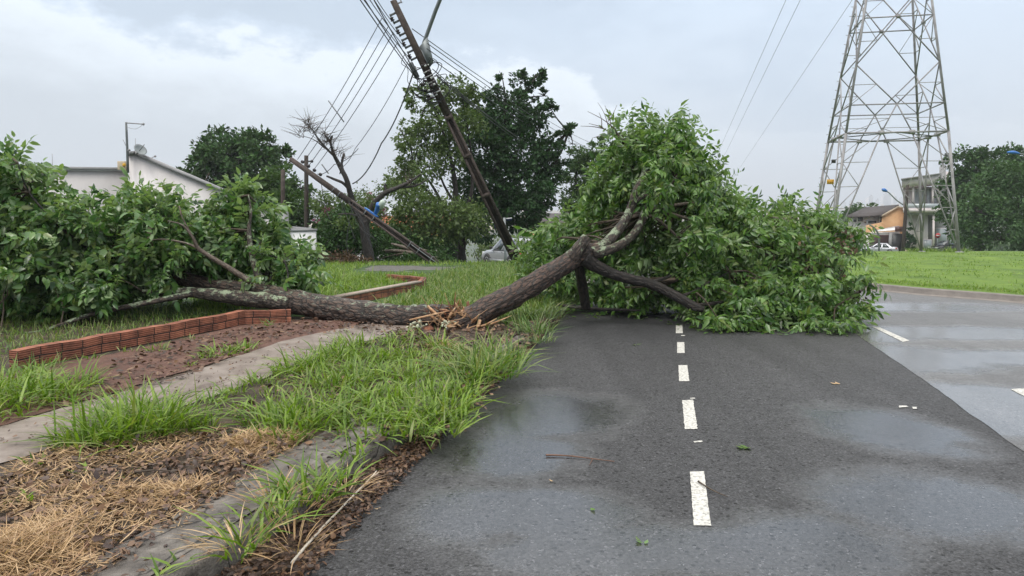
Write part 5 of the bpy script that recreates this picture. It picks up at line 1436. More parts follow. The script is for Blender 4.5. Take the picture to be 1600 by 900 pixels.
# ================================================================ TRANSMISSION TOWER
def tower():
    Yc = 37.5; cx = 0.5 * ((1312 - CXP) + (1499 - CXP)) / FPX * (Yc - 2.78) * 1.0
    cx = 18.45; TURN = math.atan2(1.25, 5.56); ct, st_ = math.cos(TURN), math.sin(TURN); g0 = terrain(cx, Yc) + .05
    t = empty('transmission_tower', (cx, Yc, g0), 'grey steel lattice transmission tower standing on the lawn', 'transmission tower')
    zb = CAMH + 126 * 35.3 / FPX
    skew = -0.0

    def hw(z):
        if z < zb: return 2.78 + (2.2 - 2.78) * max(-.1, (z - g0) / (zb - g0))
        return 2.2 - (z - zb) * .127 if z < 14.5 else 2.2 - (14.5 - zb) * .127 - (z - 14.5) * .04

    def Pt(sx, sy, z):
        u, v = sx * hw(z), sy * hw(z); return Vector((cx + u * ct + v * st_, Yc - u * st_ + v * ct, z))
    corners = [(-1, -1), (1, -1), (1, 1), (-1, 1)]
    zn = [6.85, 8.75, 10.7, 12.55, 14.2, 15.8, 17.2, 18.6, 19.8, 21.0, 22.2, 23.4, 24.5, 25.6]; zs = [zb, 8.75, 10.7, 12.55, 25.6]

    def ang(mb, p, q, w): w *= .82; mb.bar(p, q, w, w * .35); mb.bar(p, q, w * .35, w)
    for c in corners:
        mb = MB(); z0 = terrain(cx + c[0] * 2.78, Yc + c[1] * 2.78)
        ang(mb, Pt(*c, z0 - .1), Pt(*c, zb), .15); ang(mb, Pt(*c, zb), Pt(*c, 14.5), .13); ang(mb, Pt(*c, 14.5), Pt(*c, zs[-1]), .12); mb.box(Pt(*c, z0 + .02), (.26, .26, .34))
        leg = mb.build('leg', M['steel'], t)
        if c == (-1, 1) or c == (-1, -1):
            for k in range(24):
                z = 3.2 + k * .45
                mb = MB(); mb.bar(Pt(*c, z), Pt(*c, z) + Vector((-.17, 0, 0)), .022); mb.build('climbing_bolt', M['steel'], leg)
    for i in range(4):
        a, b = corners[i], corners[(i + 1) % 4]; mb = MB()
        A = lambda z: Pt(*a, z)
        B = lambda z: Pt(*b, z)
        # belt: chord with plates
        ang(mb, A(zb), B(zb), .10)
        for f in (.35, .65): mb.box(A(zb).lerp(B(zb), f), (.2, .2, .18))
        # each foot: inner brace from the belt plate, ties and zigzag
        for (Q, f) in ((A, .35), (B, .65)):
            z0 = terrain(Q(0).x, Q(0).y); foot = Q(z0 + .05); top = A(zb).lerp(B(zb), f)
            ang(mb, foot, top, .08)
            K = [0, .20, .38, .56, .76, 1.0]
            for j in range(1, len(K)):
                o = Q(z0 + (zb - z0) * K[j]); inn = foot.lerp(top, K[j]); pi = foot.lerp(top, K[j - 1]); po = Q(z0 + (zb - z0) * K[j - 1])
                if j < len(K) - 1: mb.bar(o, inn, .05, .03)
                mb.bar(po if j % 2 else pi, inn if j % 2 else o, .05, .03)
        # body: half cross rising from the plates, then full crosses with a chord through each crossing
        w = .07
        C = A(zn[0]).lerp(B(zn[0]), .5)
        for f, Q in ((.35, B), (.65, A)): ang(mb, A(zb).lerp(B(zb), f), C, w)
        ang(mb, C, A(zn[1]), w); ang(mb, C, B(zn[1]), w); ang(mb, A(zn[0]), B(zn[0]), w)
        for Q, S in ((A, B), (B, A)):
            h = C.lerp(Q(zn[1]), .5); mb.bar(h, Q(h.z), .045, .025); mb.bar(h, Q(zn[0]), .045, .025)
            h = C.lerp(A(zb).lerp(B(zb), .35 if Q is A else .65), .5); mb.bar(h, Q(h.z), .045, .025); mb.bar(h, Q(zb), .045, .025)
        for k in range(1, len(zn) - 2, 2):
            z0, zc, z1 = zn[k], zn[k + 1], zn[k + 2]
            ang(mb, A(z0), B(z1), w); ang(mb, B(z0), A(z1), w); C = A(z0).lerp(B(z1), hw(z0) / (hw(z0) + hw(z1))); zc = C.z
            ang(mb, A(zc), B(zc), w); mb.box(C, (.15, .15, .15))
            for Q in (A, B):
                for ze in (z0, z1):
                    h = C.lerp(Q(ze), .5); mb.bar(h, Q(h.z), .04, .025); mb.bar(h, Q(zc), .04, .025)
        mb.build('bracing', M['steel'], t)
    # plan bracing inside the belt
    mb = MB(); z = zb
    m = [Pt(0, -1, zb), Pt(1, 0, zb), Pt(0, 1, zb), Pt(-1, 0, zb)]
    for i in range(4): ang(mb, m[i], m[(i + 1) % 4], .06)
    mb.build('plan_bracing', M['steel_dark'], t)
    for z, l in ((17.5, 5.2), (20.5, 4.4), (23.5, 3.6)):
        for s in (-1, 1):
            mb = MB(); tip = Vector((cx + s * (hw(z) + l) * ct, Yc - s * (hw(z) + l) * st_, z + .2))
            for sy in (-1, 1): ang(mb, Pt(s, sy, z), tip, .07); ang(mb, Pt(s, sy, z + 1.0), tip, .06); mb.bar(Pt(s, sy, z).lerp(tip, .5), Pt(s, sy, z + 1.0).lerp(tip, .5), .04); mb.bar(Pt(s, sy, z), Pt(s, sy, z + 1.0).lerp(tip, .5), .04)
            mb.build('crossarm', M['steel'], t)
            mb = MB(); mb.lathe([(0, .02)] + [(.1 + .09 * k + .03 * (k % 2), .10 if k % 2 else .03) for k in range(12)] + [(1.3, .02)], tip, (0, 0, -1), 10); mb.build('insulator', M['porcelain'], t, True)
    p = at(1297.5, 284, 39.6); mb = MB(); mb.box(p, (.36, .03, .25)); s = mb.build('warning_sign', M['yellow'], t)
    mb = MB()
    for k in (-.09, 0, .09): mb.box(p + Vector((k, -.018, 0)), (.02, .006, .15))
    mb.build('sign_mark', M['orange_tile'], s)
    mb = MB(); mb.box(at(1302.5, 252, 39.6), (.18, .12, .18)); mb.build('junction_box', M['black'], t)
    mb = MB(); mb.box(at(1481, 242, 36), (.26, .1, .18)); mb.build('number_plate', M['steel_dark'], t)


tower()
for lab, a, b, Y2 in [('first of two close thin conductors hanging over the road', (1405, -398), (1088, 315), 420), ('second of two close conductors hanging over the road', (1445, -398), (1098, 312), 420), ('thin solitary conductor nearest the lattice tower', (1598, -398), (1128, 304), 420)]:
    wire(lab, [at(*a, 37.0), at(*b, Y2)], 0.0, .022, 'high-voltage conductors', 'wirealu', 'conductor', 'conductor')


# ================================================================ BUILDINGS
def wall_prism(mb, pts, depth):
    """upright outline (3-D points, one plane) given thickness away from the viewer"""
    mb.prism(pts, depth)


def white_house():
    Y = 22.0
    gz = terrain(-10, Y)
    p = lambda x, y, Yd=Y: at(x, y, Yd)
    t = empty('white_house', Vector((p(200, 300).x, Y, gz)), 'white house with flat parapet and a long sloping end wall', 'house')
    down = lambda v: Vector((v.x, v.y, gz - .3))
    a, b = p(-260, 262), p(200, 267)
    mb = MB(); mb.prism([down(a), down(b), b, a], Vector((-5, 9, 0))); mb.build('wall', M['white'], t)
    c, d, e, f = p(200, 243, 21.7), p(212, 241.5, 21.7), p(420, 330, 21.7), p(420, 350, 21.7)
    mb = MB(); mb.prism([down(c), down(e), e, d, c], Vector((0, .22, 0))); mb.build('gable_wall', M['white'], t)
    q = Vector((0, -.03, .05))
    mb = MB(); mb.bar(a + q, b + q, .14, .09); mb.build('coping', M['grey_render'], t)
    mb = MB(); mb.bar(c + q, d + q + Vector((.03, 0, 0)), .14, .09); mb.bar(d + q, e + q, .14, .09); mb.build('coping', M['grey_render'], t)
    # aerial mast fixed to the wall corner
    m = empty('antenna_mast', p(199.5, 268, 21.5), 'tall thin aerial mast with a sideways arm on the white house', 'antenna')
    mb = MB(); mb.tube([p(199.8, 270, 21.5), p(198.8, 230, 21.5), p(197, 191, 21.5)], [.04, .034, .03], 8, 2); mb.build('mast', M['steel_dark'], m, True)
    mb = MB(); mb.tube([p(197, 192, 21.5), p(224, 194, 21.5)], .017, 6, 1); mb.tube([p(223.5, 194, 21.5), p(225, 194.1, 21.5)], .04, 6, 1); mb.tube([p(199, 199, 21.5), p(212, 201.5, 21.5), p(223, 195, 21.5)], .005, 4, 4); mb.build('arm', M['steel'], m, True)
    mb = MB(); mb.tube([p(192, 218, 21.5), p(197, 228, 21.5)], .008, 4, 1); mb.tube([p(212, 216, 21.5), p(211, 236, 21.5)], .007, 4, 1); mb.tube([p(198.5, 236, 21.5), p(203, 234, 21.5)], .035, 6, 1); mb.build('whip', M['steel'], m, True)
    s = empty('satellite_dish', p(213, 241, 21.6), 'tilted grey satellite dish on top of the sloping wall', 'satellite dish')
    c0 = p(218, 235.5, 21.5); ax = Vector((.55, -.35, .42)).normalized() * -1
    mb = MB(); n = 20; prof = [(q * .78, w * .78) for q, w in [(.0, .02), (.015, .10), (.05, .18), (.085, .235), (.075, .235), (.04, .17), (.0, .08), (-.02, .02)]]; mb.lathe(prof, c0, -ax, n); mb.build('reflector', M['lampgrey'], s, True)
    mb = MB(); mb.tube([p(212, 242, 21.6), c0], .02, 6, 1); mb.tube([c0, c0 - ax * .3], .01, 5, 1); mb.build('support', M['steel_dark'], s, True)
    k = empty('air_conditioner', p(192, 266, 21.6), 'small pale box unit with yellow stain beside the aerial mast', 'box unit')
    mb = MB(); mb.box(p(192, 259, 21.8), (.22, .2, .25)); mb.build('casing', M['cream'], k, bevel=.01)
    mb = MB(); mb.lathe([(0, .055), (.012, .05)], p(194, 257.5, 21.69), (0, -1, 0), 12); mb.build('fan_cover', M['yellow'], k)
    r = MB(); r.tube([p(82, 263, 22.5), p(81.5, 240, 22.5)], .008, 4, 1); o = r.build('antenna_whip', M['steel'], None); tag(o, 'thin upright whip aerial on the flat white parapet', 'antenna')
    r = MB(); r.tube([p(231, 249, 21.8), p(242, 244.5, 21.8)], .012, 5, 1); r.tube([p(241.5, 244.7, 21.8), p(243.5, 243.8, 21.8)], .03, 5, 1); o = r.build('roof_antenna', M['steel'], None); tag(o, 'short slanting rod aerial high on the sloping coping', 'antenna')
    r = MB(); r.tube([p(318, 288, 21.8), p(327, 270, 21.8)], .012, 5, 1); o = r.build('roof_antenna', M['twig'], None); tag(o, 'short slanting stick low on the sloping coping', 'antenna')


white_house()


def garden_wall():
    Y = 24.5; p = lambda x, y: at(x, y, Y)
    a, b = p(395, 364), p(492, 361); gz = terrain(-7, Y) - .2
    t = empty('garden_wall', Vector((b.x, Y, gz)), 'low white rendered garden wall with dark coping behind the leaves', 'wall')
    dn = lambda v: Vector((v.x, v.y, gz))
    mb = MB(); mb.prism([dn(a), dn(b), b, a], (0, .18, 0)); mb.build('wall', M['white_bright'], t)
    mb = MB(); mb.bar(a + Vector((0, .09, .04)), b + Vector((.03, .09, .04)), .24, .07); mb.build('coping', M['grey_render'], t)
    a, b = p(447, 354), p(480, 357); mb = MB(); mb.prism([a + Vector((0, .5, -.3)), b + Vector((0, .5, -.3)), b + Vector((0, .5, 0)), a + Vector((0, .5, 0))], (0, .15, 0)); mb.build('rail', M['grey_render'], t)
    k = empty('gate_pillar', Vector((p(442, 400).x, Y - .3, gz)), 'square brick and concrete gate pillar beside the white garden wall', 'pillar')
    c0, c1 = at(437, 323, Y - .1), at(447.5, 323, Y - .1)
    x0, x1 = c0.x, c1.x; zt = c0.z
    mb = MB(); mb.box(((x0 + x1) / 2 + .04, Y - .1, (gz + zt) / 2), (x1 - x0 - .02, .24, zt - gz)); mb.build('shaft', M['grey_render'], k)
    mb = MB(); z = zt - .05; i = 0
    while z > gz:
        mb.box((x0 + .01 + .012 * (i % 2), Y - .1, z - .035), (.075 + .02 * (i % 2), .25, .055)); z -= .072; i += 1
    mb.build('brick_edge', M['cream'], k)
    mb = MB(); mb.box(((x0 + x1) / 2 + .02, Y - .1, zt + .03), (x1 - x0 + .12, .34, .06)); mb.build('cap', M['concrete_pole'], k)


garden_wall()


def gable_house(name, label, c, size, h, roof_h, yaw, wallm, roofm, over=.3, wins=(), extras=None):
    """rectangular house with a gable roof; local x along the ridge"""
    t = empty(name, c, label, 'house', rz=yaw); L, W = size
    mb = MB(); mb.prism([(-L / 2, -W / 2, 0), (-L / 2, W / 2, 0), (-L / 2, W / 2, h), (-L / 2, 0, h + roof_h), (-L / 2, -W / 2, h)], (L, 0, 0)); mb.build('wall', M[wallm], t, local=True)
    k = roof_h / (W / 2); o = over
    mb = MB()
    for s in (-1, 1):
        mb.prism([(-L / 2 - o, 0, h + roof_h + .03), (-L / 2 - o, s * (W / 2 + o), h - k * o + .03), (-L / 2 - o, s * (W / 2 + o), h - k * o + .17), (-L / 2 - o, 0, h + roof_h + .19)], (L + 2 * o, 0, 0))
    mb.build('roof', M[roofm], t, local=True)
    for (x, y, z, w, hh, side_) in wins:
        f = MB(); g = MB()
        if side_ in ('s', 'n'):
            s = -1 if side_ == 's' else 1; f.box((x, s * (W / 2 + .02), z), (w + .16, .08, hh + .16)); g.box((x, s * (W / 2 + .055), z), (w, .03, hh))
        else:
            s = -1 if side_ == 'w' else 1; f.box((s * (L / 2 + .02), y, z), (.08, w + .16, hh + .16)); g.box((s * (L / 2 + .055), y, z), (.03, w, hh))
        wo_ = f.build('window', M['white_bright'], t, local=True); BASE[wo_.name] = Vector()
        g.build('pane', M['glass'], wo_, local=True)
    if extras: extras(t)
    return t


g = ground_at(648, 66)
gable_house('house', 'house with orange clay-tiled roof glimpsed behind the toppled pole', Vector((at(640, 380, 66).x, 66, g.z)), (7, 6), 2.9, 1.5, R(8), 'white', 'orange_tile', .4, [(1, 0, 1.6, 1.2, 1.0, 's')])
g = ground_at(600, 75)
gable_house('warehouse', 'shed with pale grey sheet-metal roof behind the orange-tiled house', Vector((at(618, 380, 78).x, 78, g.z)), (9, 9), 4.8, 1.9, R(-35), 'grey_render', 'metal_roof', .3)
g = ground_at(885, 62)
gable_house('house', 'cream house glimpsed behind the fallen trunk leaves', Vector((at(880, 370, 62).x, 62, g.z)), (5.5, 6), 3.0, .9, R(10), 'cream', 'rooftile', .15, [(1, 0, 1.7, 1.2, 1.1, 's')])
mbk = MB(); c = at(834, 350, 50); mbk.box(c + Vector((0, 0, -1.2)), (.45, .45, 3.0)); mbk.box(c + Vector((.05, 0, .35)), (.3, .3, .25)); o = mbk.build('chimney_stack', M['beige'], None, bevel=.03); tag(o, 'peach rendered masonry stack behind the silver vehicle', 'chimney')


def peach_house():
    Y = 104; g = ground_at(1390, Y)
    t = empty('house', Vector((at(1395, 380, Y).x, Y, g.z)), 'two-storey peach house with dark tiled roof and brown garage door', 'house')
    s = Y / FPX
    P = lambda px, py, Yd=Y: at(px, py, Yd)
    dn = lambda v: Vector((v.x, v.y, g.z - .5))
    # peach gable end
    a, b, c, d = P(1378, 337, 104), P(1403.5, 322.8, 104), P(1416, 326, 104), P(1416, 380, 104)
    mb = MB(); mb.prism([dn(a), dn(d), c, b, a], (3.2, 6, 0)); mb.build('gable_wall', M['beige'], t)
    # front wing in white with windows under the long roof
    a2, b2 = P(1326, 338, 105), P(1378, 338, 105)
    mb = MB(); mb.prism([dn(a2), dn(b2), b2, a2], (2.8, 5.5, 0)); mb.build('wall', M['white'], t)
    mb = MB(); r0, r1, r2, r3 = P(1320, 341, 104.2), P(1379.5, 338, 103.8), P(1404.5, 322, 106.5), P(1352, 326, 106.5)
    mb.prism([r0, r1, r2, r3], (0, .05, .22)); mb.prism([r3, r2, r2 + Vector((.3, 4, -1.2)), r3 + Vector((-.3, 4, -1.2))], (0, .05, .2)); mb.build('roof', M['rooftile'], t)
    mb = MB(); mb.bar(P(1378, 337.4, 103.85), P(1403.5, 323, 103.85), .14, .2); mb.bar(P(1403.5, 323, 103.85), P(1416, 326, 103.85), .14, .2); mb.build('verge_board', M['cream'], t)
    for (x0, x1, y0, y1) in ((1340, 1348, 340, 346), (1333, 1338, 343, 347), (1356, 1369, 345, 349), (1375, 1379, 339, 347)):
        q = P((x0 + x1) / 2, (y0 + y1) / 2, 104.9); f = MB(); f.box(q, ((x1 - x0) * s + .15, .1, (y1 - y0) * s + .15)); w = f.build('window', M['white_bright'], t)
        gl = MB(); gl.box(q + Vector((0, -.06, 0)), ((x1 - x0) * s, .03, (y1 - y0) * s)); gl.build('pane', M['glass'], w)
    mb = MB(); mb.prism([dn(P(1355, 350, 103)), dn(P(1384, 350, 103)), P(1381, 347, 103), P(1370, 349.5, 103), P(1355, 352, 103)], (0, .4, 0)); mb.build('parapet', M['beige'], t)
    # garage front
    a3, b3 = P(1350, 364, 100), P(1406, 363, 100)
    mb = MB(); mb.prism([dn(a3), dn(b3), b3, a3], (2.0, 4, 0)); mb.build('garage_wall', M['white'], t)
    mb = MB(); mb.prism([P(1362, 362.5, 99.7), P(1406, 359.5, 99.7), P(1406, 354, 101), P(1400, 354.5, 101)], (0, .2, .1)); mb.build('canopy', M['white_bright'], t)
    mb = MB(); mb.box(P(1404.5, 358, 99.3), (.8, .5, .7)); mb.build('water_box', M['garage'], t)
    gd = MB(); gd.box(P(1374, 378, 99.95), (30 * s, .12, 21 * s)); gdo = gd.build('garage_door', M['garage'], t)
    sl = MB()
    for k in range(9): sl.box(P(1374, 369 + k * 2.4, 99.86), (30 * s, .03, .05))
    sl.build('slat', M['gate'], gdo)
    gt = MB(); gt.box(P(1401, 380, 99.7), (15 * s, .1, 28 * s)); gto = gt.build('gate', M['gate'], t)
    gt = MB(); gt.box(P(1401, 380, 99.62), (.05, .03, 28 * s)); gt.build('gate_frame', M['black'], gto)
    mb = MB(); mb.box(P(1391.5, 379, 99.8), (.5, .3, 29 * s)); mb.build('post', M['grey_render'], t)


peach_house()


def modern_house():
    Y = 98; g = ground_at(1445, Y); s = Y / FPX
    t = empty('house', Vector((at(1445, 380, Y).x, Y, g.z)), 'modern white two-storey house with columns and glazed upper balcony', 'house')
    P = lambda px, py, Yd=Y: at(px, py, Yd); dn = lambda v: Vector((v.x, v.y, g.z - .5))
    def slab(name, x0, x1, y0, y1, Y0, dep, mat):
        mb = MB(); a, b, c, d = P(x0, y1, Y0), P(x1, y1, Y0), P(x1, y0, Y0), P(x0, y0, Y0); mb.prism([a, b, c, d], (.55 * dep, dep, 0)); return mb.build(name, M[mat], t)
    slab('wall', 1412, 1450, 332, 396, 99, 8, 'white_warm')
    slab('wall', 1450, 1484, 332, 396, 100.5, 7, 'grey_render')
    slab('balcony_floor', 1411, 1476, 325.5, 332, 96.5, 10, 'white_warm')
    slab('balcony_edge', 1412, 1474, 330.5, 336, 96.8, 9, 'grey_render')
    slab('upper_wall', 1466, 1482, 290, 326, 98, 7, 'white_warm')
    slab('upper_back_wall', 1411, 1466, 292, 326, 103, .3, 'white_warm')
    # sloping roof fascia
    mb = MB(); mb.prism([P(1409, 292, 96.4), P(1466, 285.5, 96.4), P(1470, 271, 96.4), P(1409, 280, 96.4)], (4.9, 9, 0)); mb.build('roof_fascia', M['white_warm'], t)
    mb = MB(); mb.prism([P(1408, 281, 96), P(1471, 271.6, 96), P(1471, 270, 96), P(1408, 279, 96)], (5.5, 10, 0)); mb.build('roof', M['grey_render'], t)
    slab('tower_wall', 1469, 1478, 258, 330, 97.5, 5, 'grey_render')
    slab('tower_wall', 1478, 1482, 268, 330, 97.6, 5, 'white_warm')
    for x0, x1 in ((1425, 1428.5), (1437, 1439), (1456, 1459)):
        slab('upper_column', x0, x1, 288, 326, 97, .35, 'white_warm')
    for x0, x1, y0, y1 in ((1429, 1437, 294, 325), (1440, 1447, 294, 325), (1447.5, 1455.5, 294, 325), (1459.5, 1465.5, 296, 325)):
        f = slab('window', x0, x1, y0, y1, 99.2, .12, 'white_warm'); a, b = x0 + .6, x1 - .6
        mb = MB(); mb.prism([P(a, y1 - .5, 99.14), P(b, y1 - .5, 99.14), P(b, y0 + .8, 99.14), P(a, y0 + .8, 99.14)], (0, .04, 0)); mb.build('pane', M['glass_pale'], f)
    slab('balustrade', 1414, 1467, 318, 325.3, 96.7, .04, 'glass_pale')
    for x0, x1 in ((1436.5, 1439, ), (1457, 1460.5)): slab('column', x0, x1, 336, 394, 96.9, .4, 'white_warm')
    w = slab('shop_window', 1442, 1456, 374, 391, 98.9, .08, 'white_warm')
    mb = MB(); mb.prism([P(1443, 390, 98.84), P(1455.4, 390, 98.84), P(1455.4, 375, 98.84), P(1443, 375, 98.84)], (0, .03, 0)); mb.build('pane', M['glass_pale'], w)
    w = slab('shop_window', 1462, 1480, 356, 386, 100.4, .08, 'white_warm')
    mb = MB(); mb.prism([P(1463, 385, 100.3), P(1479, 385, 100.3), P(1479, 357, 100.3), P(1463, 357, 100.3)], (0, .03, 0)); mb.build('pane', M['glass_pale'], w)
    slab('steps', 1412, 1430, 390.5, 397, 95.5, 3, 'cream')


modern_house()


def no_entry():
    Y = 90; c = at(1465, 368, Y); g = ground_at(1464.5, Y)
    t = empty('road_sign', g, 'round red no-entry sign on thin post before the white columns', 'road sign')
    mb = MB(); mb.bar(g, c, .09); mb.build('post', M['lampgrey'], t)
    mb = MB(); mb.lathe([(0, .30), (.02, .30)], c + Vector((0, -.06, 0)), (0, -1, 0), 24); d = mb.build('disc', M['red'], t)
    mb = MB(); mb.box(c + Vector((0, -.085, 0)), (.42, .01, .11)); mb.build('bar', M['white_bright'], d)


no_entry()


def sign_post():
    Y = 25; g = ground_at(789, Y); t = empty('street_sign', g, 'slim grey post with small navy street plates beside the leaning pole', 'street sign')
    mb = MB(); mb.tube([g, at(789.5, 400, Y), at(788, 340, Y)], .045, 10, 1); mb.build('post', M['lampgrey'], t, True)
    for k, (a, b, r) in enumerate([((772, 352), (786, 352), 0), ((791, 343), (800, 342), 0)]):
        p, q = at(*a, Y - .06), at(*b, Y - .06); mb = MB(); mb.bar(p, q, .012, .22 if k == 0 else .10); f = mb.build('plate', M['navy'], t)
        mb = MB(); mb.bar(p + Vector((0, -.008, .095 if k == 0 else .03)), q + Vector((0, -.008, .095 if k == 0 else .03)), .004, .03); mb.build('plate_edge', M['white_bright'], f)


sign_post()


# ================================================================ CARS
def car(name, label, loc, yaw, paint, kind, front_lamps=True):
    """local x forward, z up"""
    t = empty(name, loc, label, 'car', rz=yaw)
    if kind == 'suv': Lh, W, deck, roof, gc, hood, belt = 2.25, .90, 1.06, 1.70, .26, 1.05, 1.08
    elif kind == 'sedan': Lh, W, deck, roof, gc, hood, belt = 2.12, .84, .98, 1.41, .18, .90, .93
    else: Lh, W, deck, roof, gc, hood, belt = 2.0, .83, .95, 1.43, .18, .88, .92
    back_top = deck
    # lower hull: rounded sections along the length
    st = [(-Lh, .45, back_top - .18, .82), (-Lh + .07, gc + .06, back_top - .04, .93), (-Lh + .4, gc, back_top, .99), (-.9, gc, belt, 1.0), (.3, gc, belt, 1.0), (1.0, gc, hood, 1.0), (Lh - .45, gc, hood - .08, .98), (Lh - .1, gc + .05, hood - .22, .92), (Lh, .42, hood - .36, .80)]
    V = []; ns = 14
    for (x, z0, z1, k) in st:
        zc, hh = (z0 + z1) / 2, (z1 - z0) / 2
        for i in range(ns):
            a = 2 * math.pi * (i + .5) / ns; ca, sa = math.cos(a), math.sin(a)
            e = .42; yy = math.copysign(abs(ca) ** e, ca) * W * k; zz = zc + math.copysign(abs(sa) ** e, sa) * hh
            yy *= 1 - .05 * max(0, sa)
            V.append((x, yy, zz))
    F = [(i * ns + j, i * ns + (j + 1) % ns, (i + 1) * ns + (j + 1) % ns, (i + 1) * ns + j) for i in range(len(st) - 1) for j in range(ns)]
    mb = MB(); mb.add(V, F + [tuple(range(ns)), tuple(range((len(st) - 1) * ns, len(st) * ns))[::-1]])
    # cabin pillars and roof
    if kind == 'suv': bx0, bx1, rx0, rx1 = -2.12, 1.02, -1.85, .28
    elif kind == 'sedan': bx0, bx1, rx0, rx1 = -1.62, 1.0, -.95, .28
    else: bx0, bx1, rx0, rx1 = -1.9, .98, -1.35, .25
    wb, wr = W * .93, W * .74; zb = belt - .05; zm = roof - .06
    bot = [(bx0, -wb, zb), (bx1, -wb, zb), (bx1, wb, zb), (bx0, wb, zb)]; mid = [(rx0, -wr, zm), (rx1, -wr, zm), (rx1, wr, zm), (rx0, wr, zm)]
    top = [(rx0 + .18, -wr * .86, roof), (rx1 - .2, -wr * .86, roof), (rx1 - .2, wr * .86, roof), (rx0 + .18, wr * .86, roof)]
    mb.add(bot + mid + top, [(i, (i + 1) % 4, 4 + (i + 1) % 4, 4 + i) for i in range(4)] + [(4 + i, 4 + (i + 1) % 4, 8 + (i + 1) % 4, 8 + i) for i in range(4)] + [(8, 9, 10, 11)])
    mb.build('body', M[paint], t, True, local=True)
    o = t.children[-1]; o.data.polygons.foreach_set('use_smooth', [False] * len(o.data.polygons)); bv = o.modifiers.new('edge', 'BEVEL'); bv.width = .05; bv.segments = 3; bv.limit_method = 'ANGLE'; bv.angle_limit = R(22)
    o.data.polygons.foreach_set('use_smooth', [True] * len(o.data.polygons))
    lerp = lambda a, b, k: Vector(a).lerp(Vector(b), k)

    def pane(name_, A, B, C, D, inset=.06, out=.012):
        A, B, C, D = map(Vector, (A, B, C, D)); c = (A + B + C + D) / 4; n = (B - A).cross(D - A).normalized()
        if n.dot(c - Vector((-.4, 0, .9))) < 0: n = -n
        q = [p.lerp(c, inset) + n * out for p in (A, B, C, D)]; m = MB(); m.prism(q, n * .008); return m.build(name_, M['glass'], t, local=True)
    for s in (0, 1):
        b0, b1 = (bot[0], bot[1]) if s == 0 else (bot[3], bot[2]); m0, m1 = (mid[0], mid[1]) if s == 0 else (mid[3], mid[2])
        cuts = [.03, .30, .60, .93] if kind == 'suv' else [.10, .48, .90]
        for k0, k1 in zip(cuts, cuts[1:]):
            pane('side_window', lerp(b0, b1, k0 + .012), lerp(b0, b1, k1 - .012), lerp(m0, m1, k1 - .012), lerp(m0, m1, k0 + .012), .07)
    pane('windscreen', bot[1], bot[2], mid[2], mid[1], .08); pane('rear_window', bot[0], bot[3], mid[3], mid[0], .10)
    wr_ = .36 if kind == 'suv' else .30; wx = (1.32, -1.30)
    for x in wx:
        for s in (-1, 1):
            c = (x, s * (W - .10), wr_); a = (0, s, 0)
            ar = MB(); ar.lathe([(-.1, wr_ + .07), (.115, wr_ + .07)], c, a, 24); ar.build('wheel_arch', M['black'], t, local=True)
            m = MB(); m.lathe([(-.12, wr_ * .62), (-.12, wr_ * .95), (-.08, wr_), (.10, wr_), (.135, wr_ * .94), (.14, wr_ * .66)], c, a, 24); w = m.build('wheel', M['tyre'], t, True, local=True); BASE[w.name] = Vector()
            m = MB(); m.lathe([(.10, wr_ * .64), (.143, wr_ * .62), (.13, wr_ * .3), (.15, .06)], c, a, 20); m.build('rim', M['rim'], w, local=True)
    for s in (-1, 1):
        m = MB(); m.box((Lh - .13, s * W * .66, hood - .27), (.16, .36, .15)); m.build('headlight', M['headlight'], t, local=True, bevel=.03)
        m = MB(); m.box((-Lh + .09, s * W * .76, back_top - .22), (.16, .28, .2)); m.build('taillight', M['taillight'], t, local=True, bevel=.03)
        m = MB(); m.box((.78, s * (W + .06), belt + .06), (.12, .18, .13)); m.build('mirror', M['black'] if kind == 'suv' else M[paint], t, local=True, bevel=.03)
        m = MB()
        for x in (-.35, .55): m.box((x, s * (W + .005), belt - .16), (.14, .03, .03))
        m.build('handle', M['black'], t, local=True)
    m = MB(); m.box((-Lh + .0, 0, .48), (.14, W * 1.7, .22)); m.build('bumper', M[paint], t, local=True, bevel=.05)
    m = MB(); m.box((Lh - .0, 0, .46), (.14, W * 1.65, .22)); m.build('bumper', M[paint], t, local=True, bevel=.05)
    m = MB(); m.box((-Lh - .0, 0, .72), (.10, .42, .14)); m.build('number_plate', M['whiteband'], t, local=True)
    if kind == 'suv':
        m = MB(); m.box((-.1, 0, roof + .03), (1.5, .04, .03)); m.tube([(-1.6, -.6, roof + .05), (.05, -.6, roof + .05)], .02, 6, 1); m.tube([(-1.6, .6, roof + .05), (.05, .6, roof + .05)], .02, 6, 1); m.build('roof_rack', M['steel_dark'], t, local=True)
        for s in (-1, 1):
            m = MB(); m.box((0, s * (W + .01), .42), (2.0, .05, .16)); m.build('sill', M[paint], t, local=True)
    return t


c = at(800, 400, 43); car('parked_car', 'silver sport utility vehicle parked behind the leaning pole', Vector((c.x, 43, terrain(c.x, 43) - .08)), math.atan2(.86, -.52), 'car_silver', 'suv')
c = at(612, 400, 46); car('parked_car', 'white car half buried under broken branches', Vector((c.x, 46, terrain(c.x, 46) + .1)), math.atan2(-.35, -.93), 'car_white', 'hatch')
c = at(1374.5, 385, 98); car('parked_car', 'silver saloon car parked before the brown garage door', Vector((c.x, 98, terrain(c.x, 98) - .1)), math.atan2(.55, -.83), 'car_silver_lilac', 'sedan')
c = at(1478, 385, 90); car('parked_car', 'black car half hidden behind the lattice tower foot', Vector((c.x, 90, terrain(c.x, 90) + .05)), math.atan2(-.25, -.97), 'car_black', 'hatch')


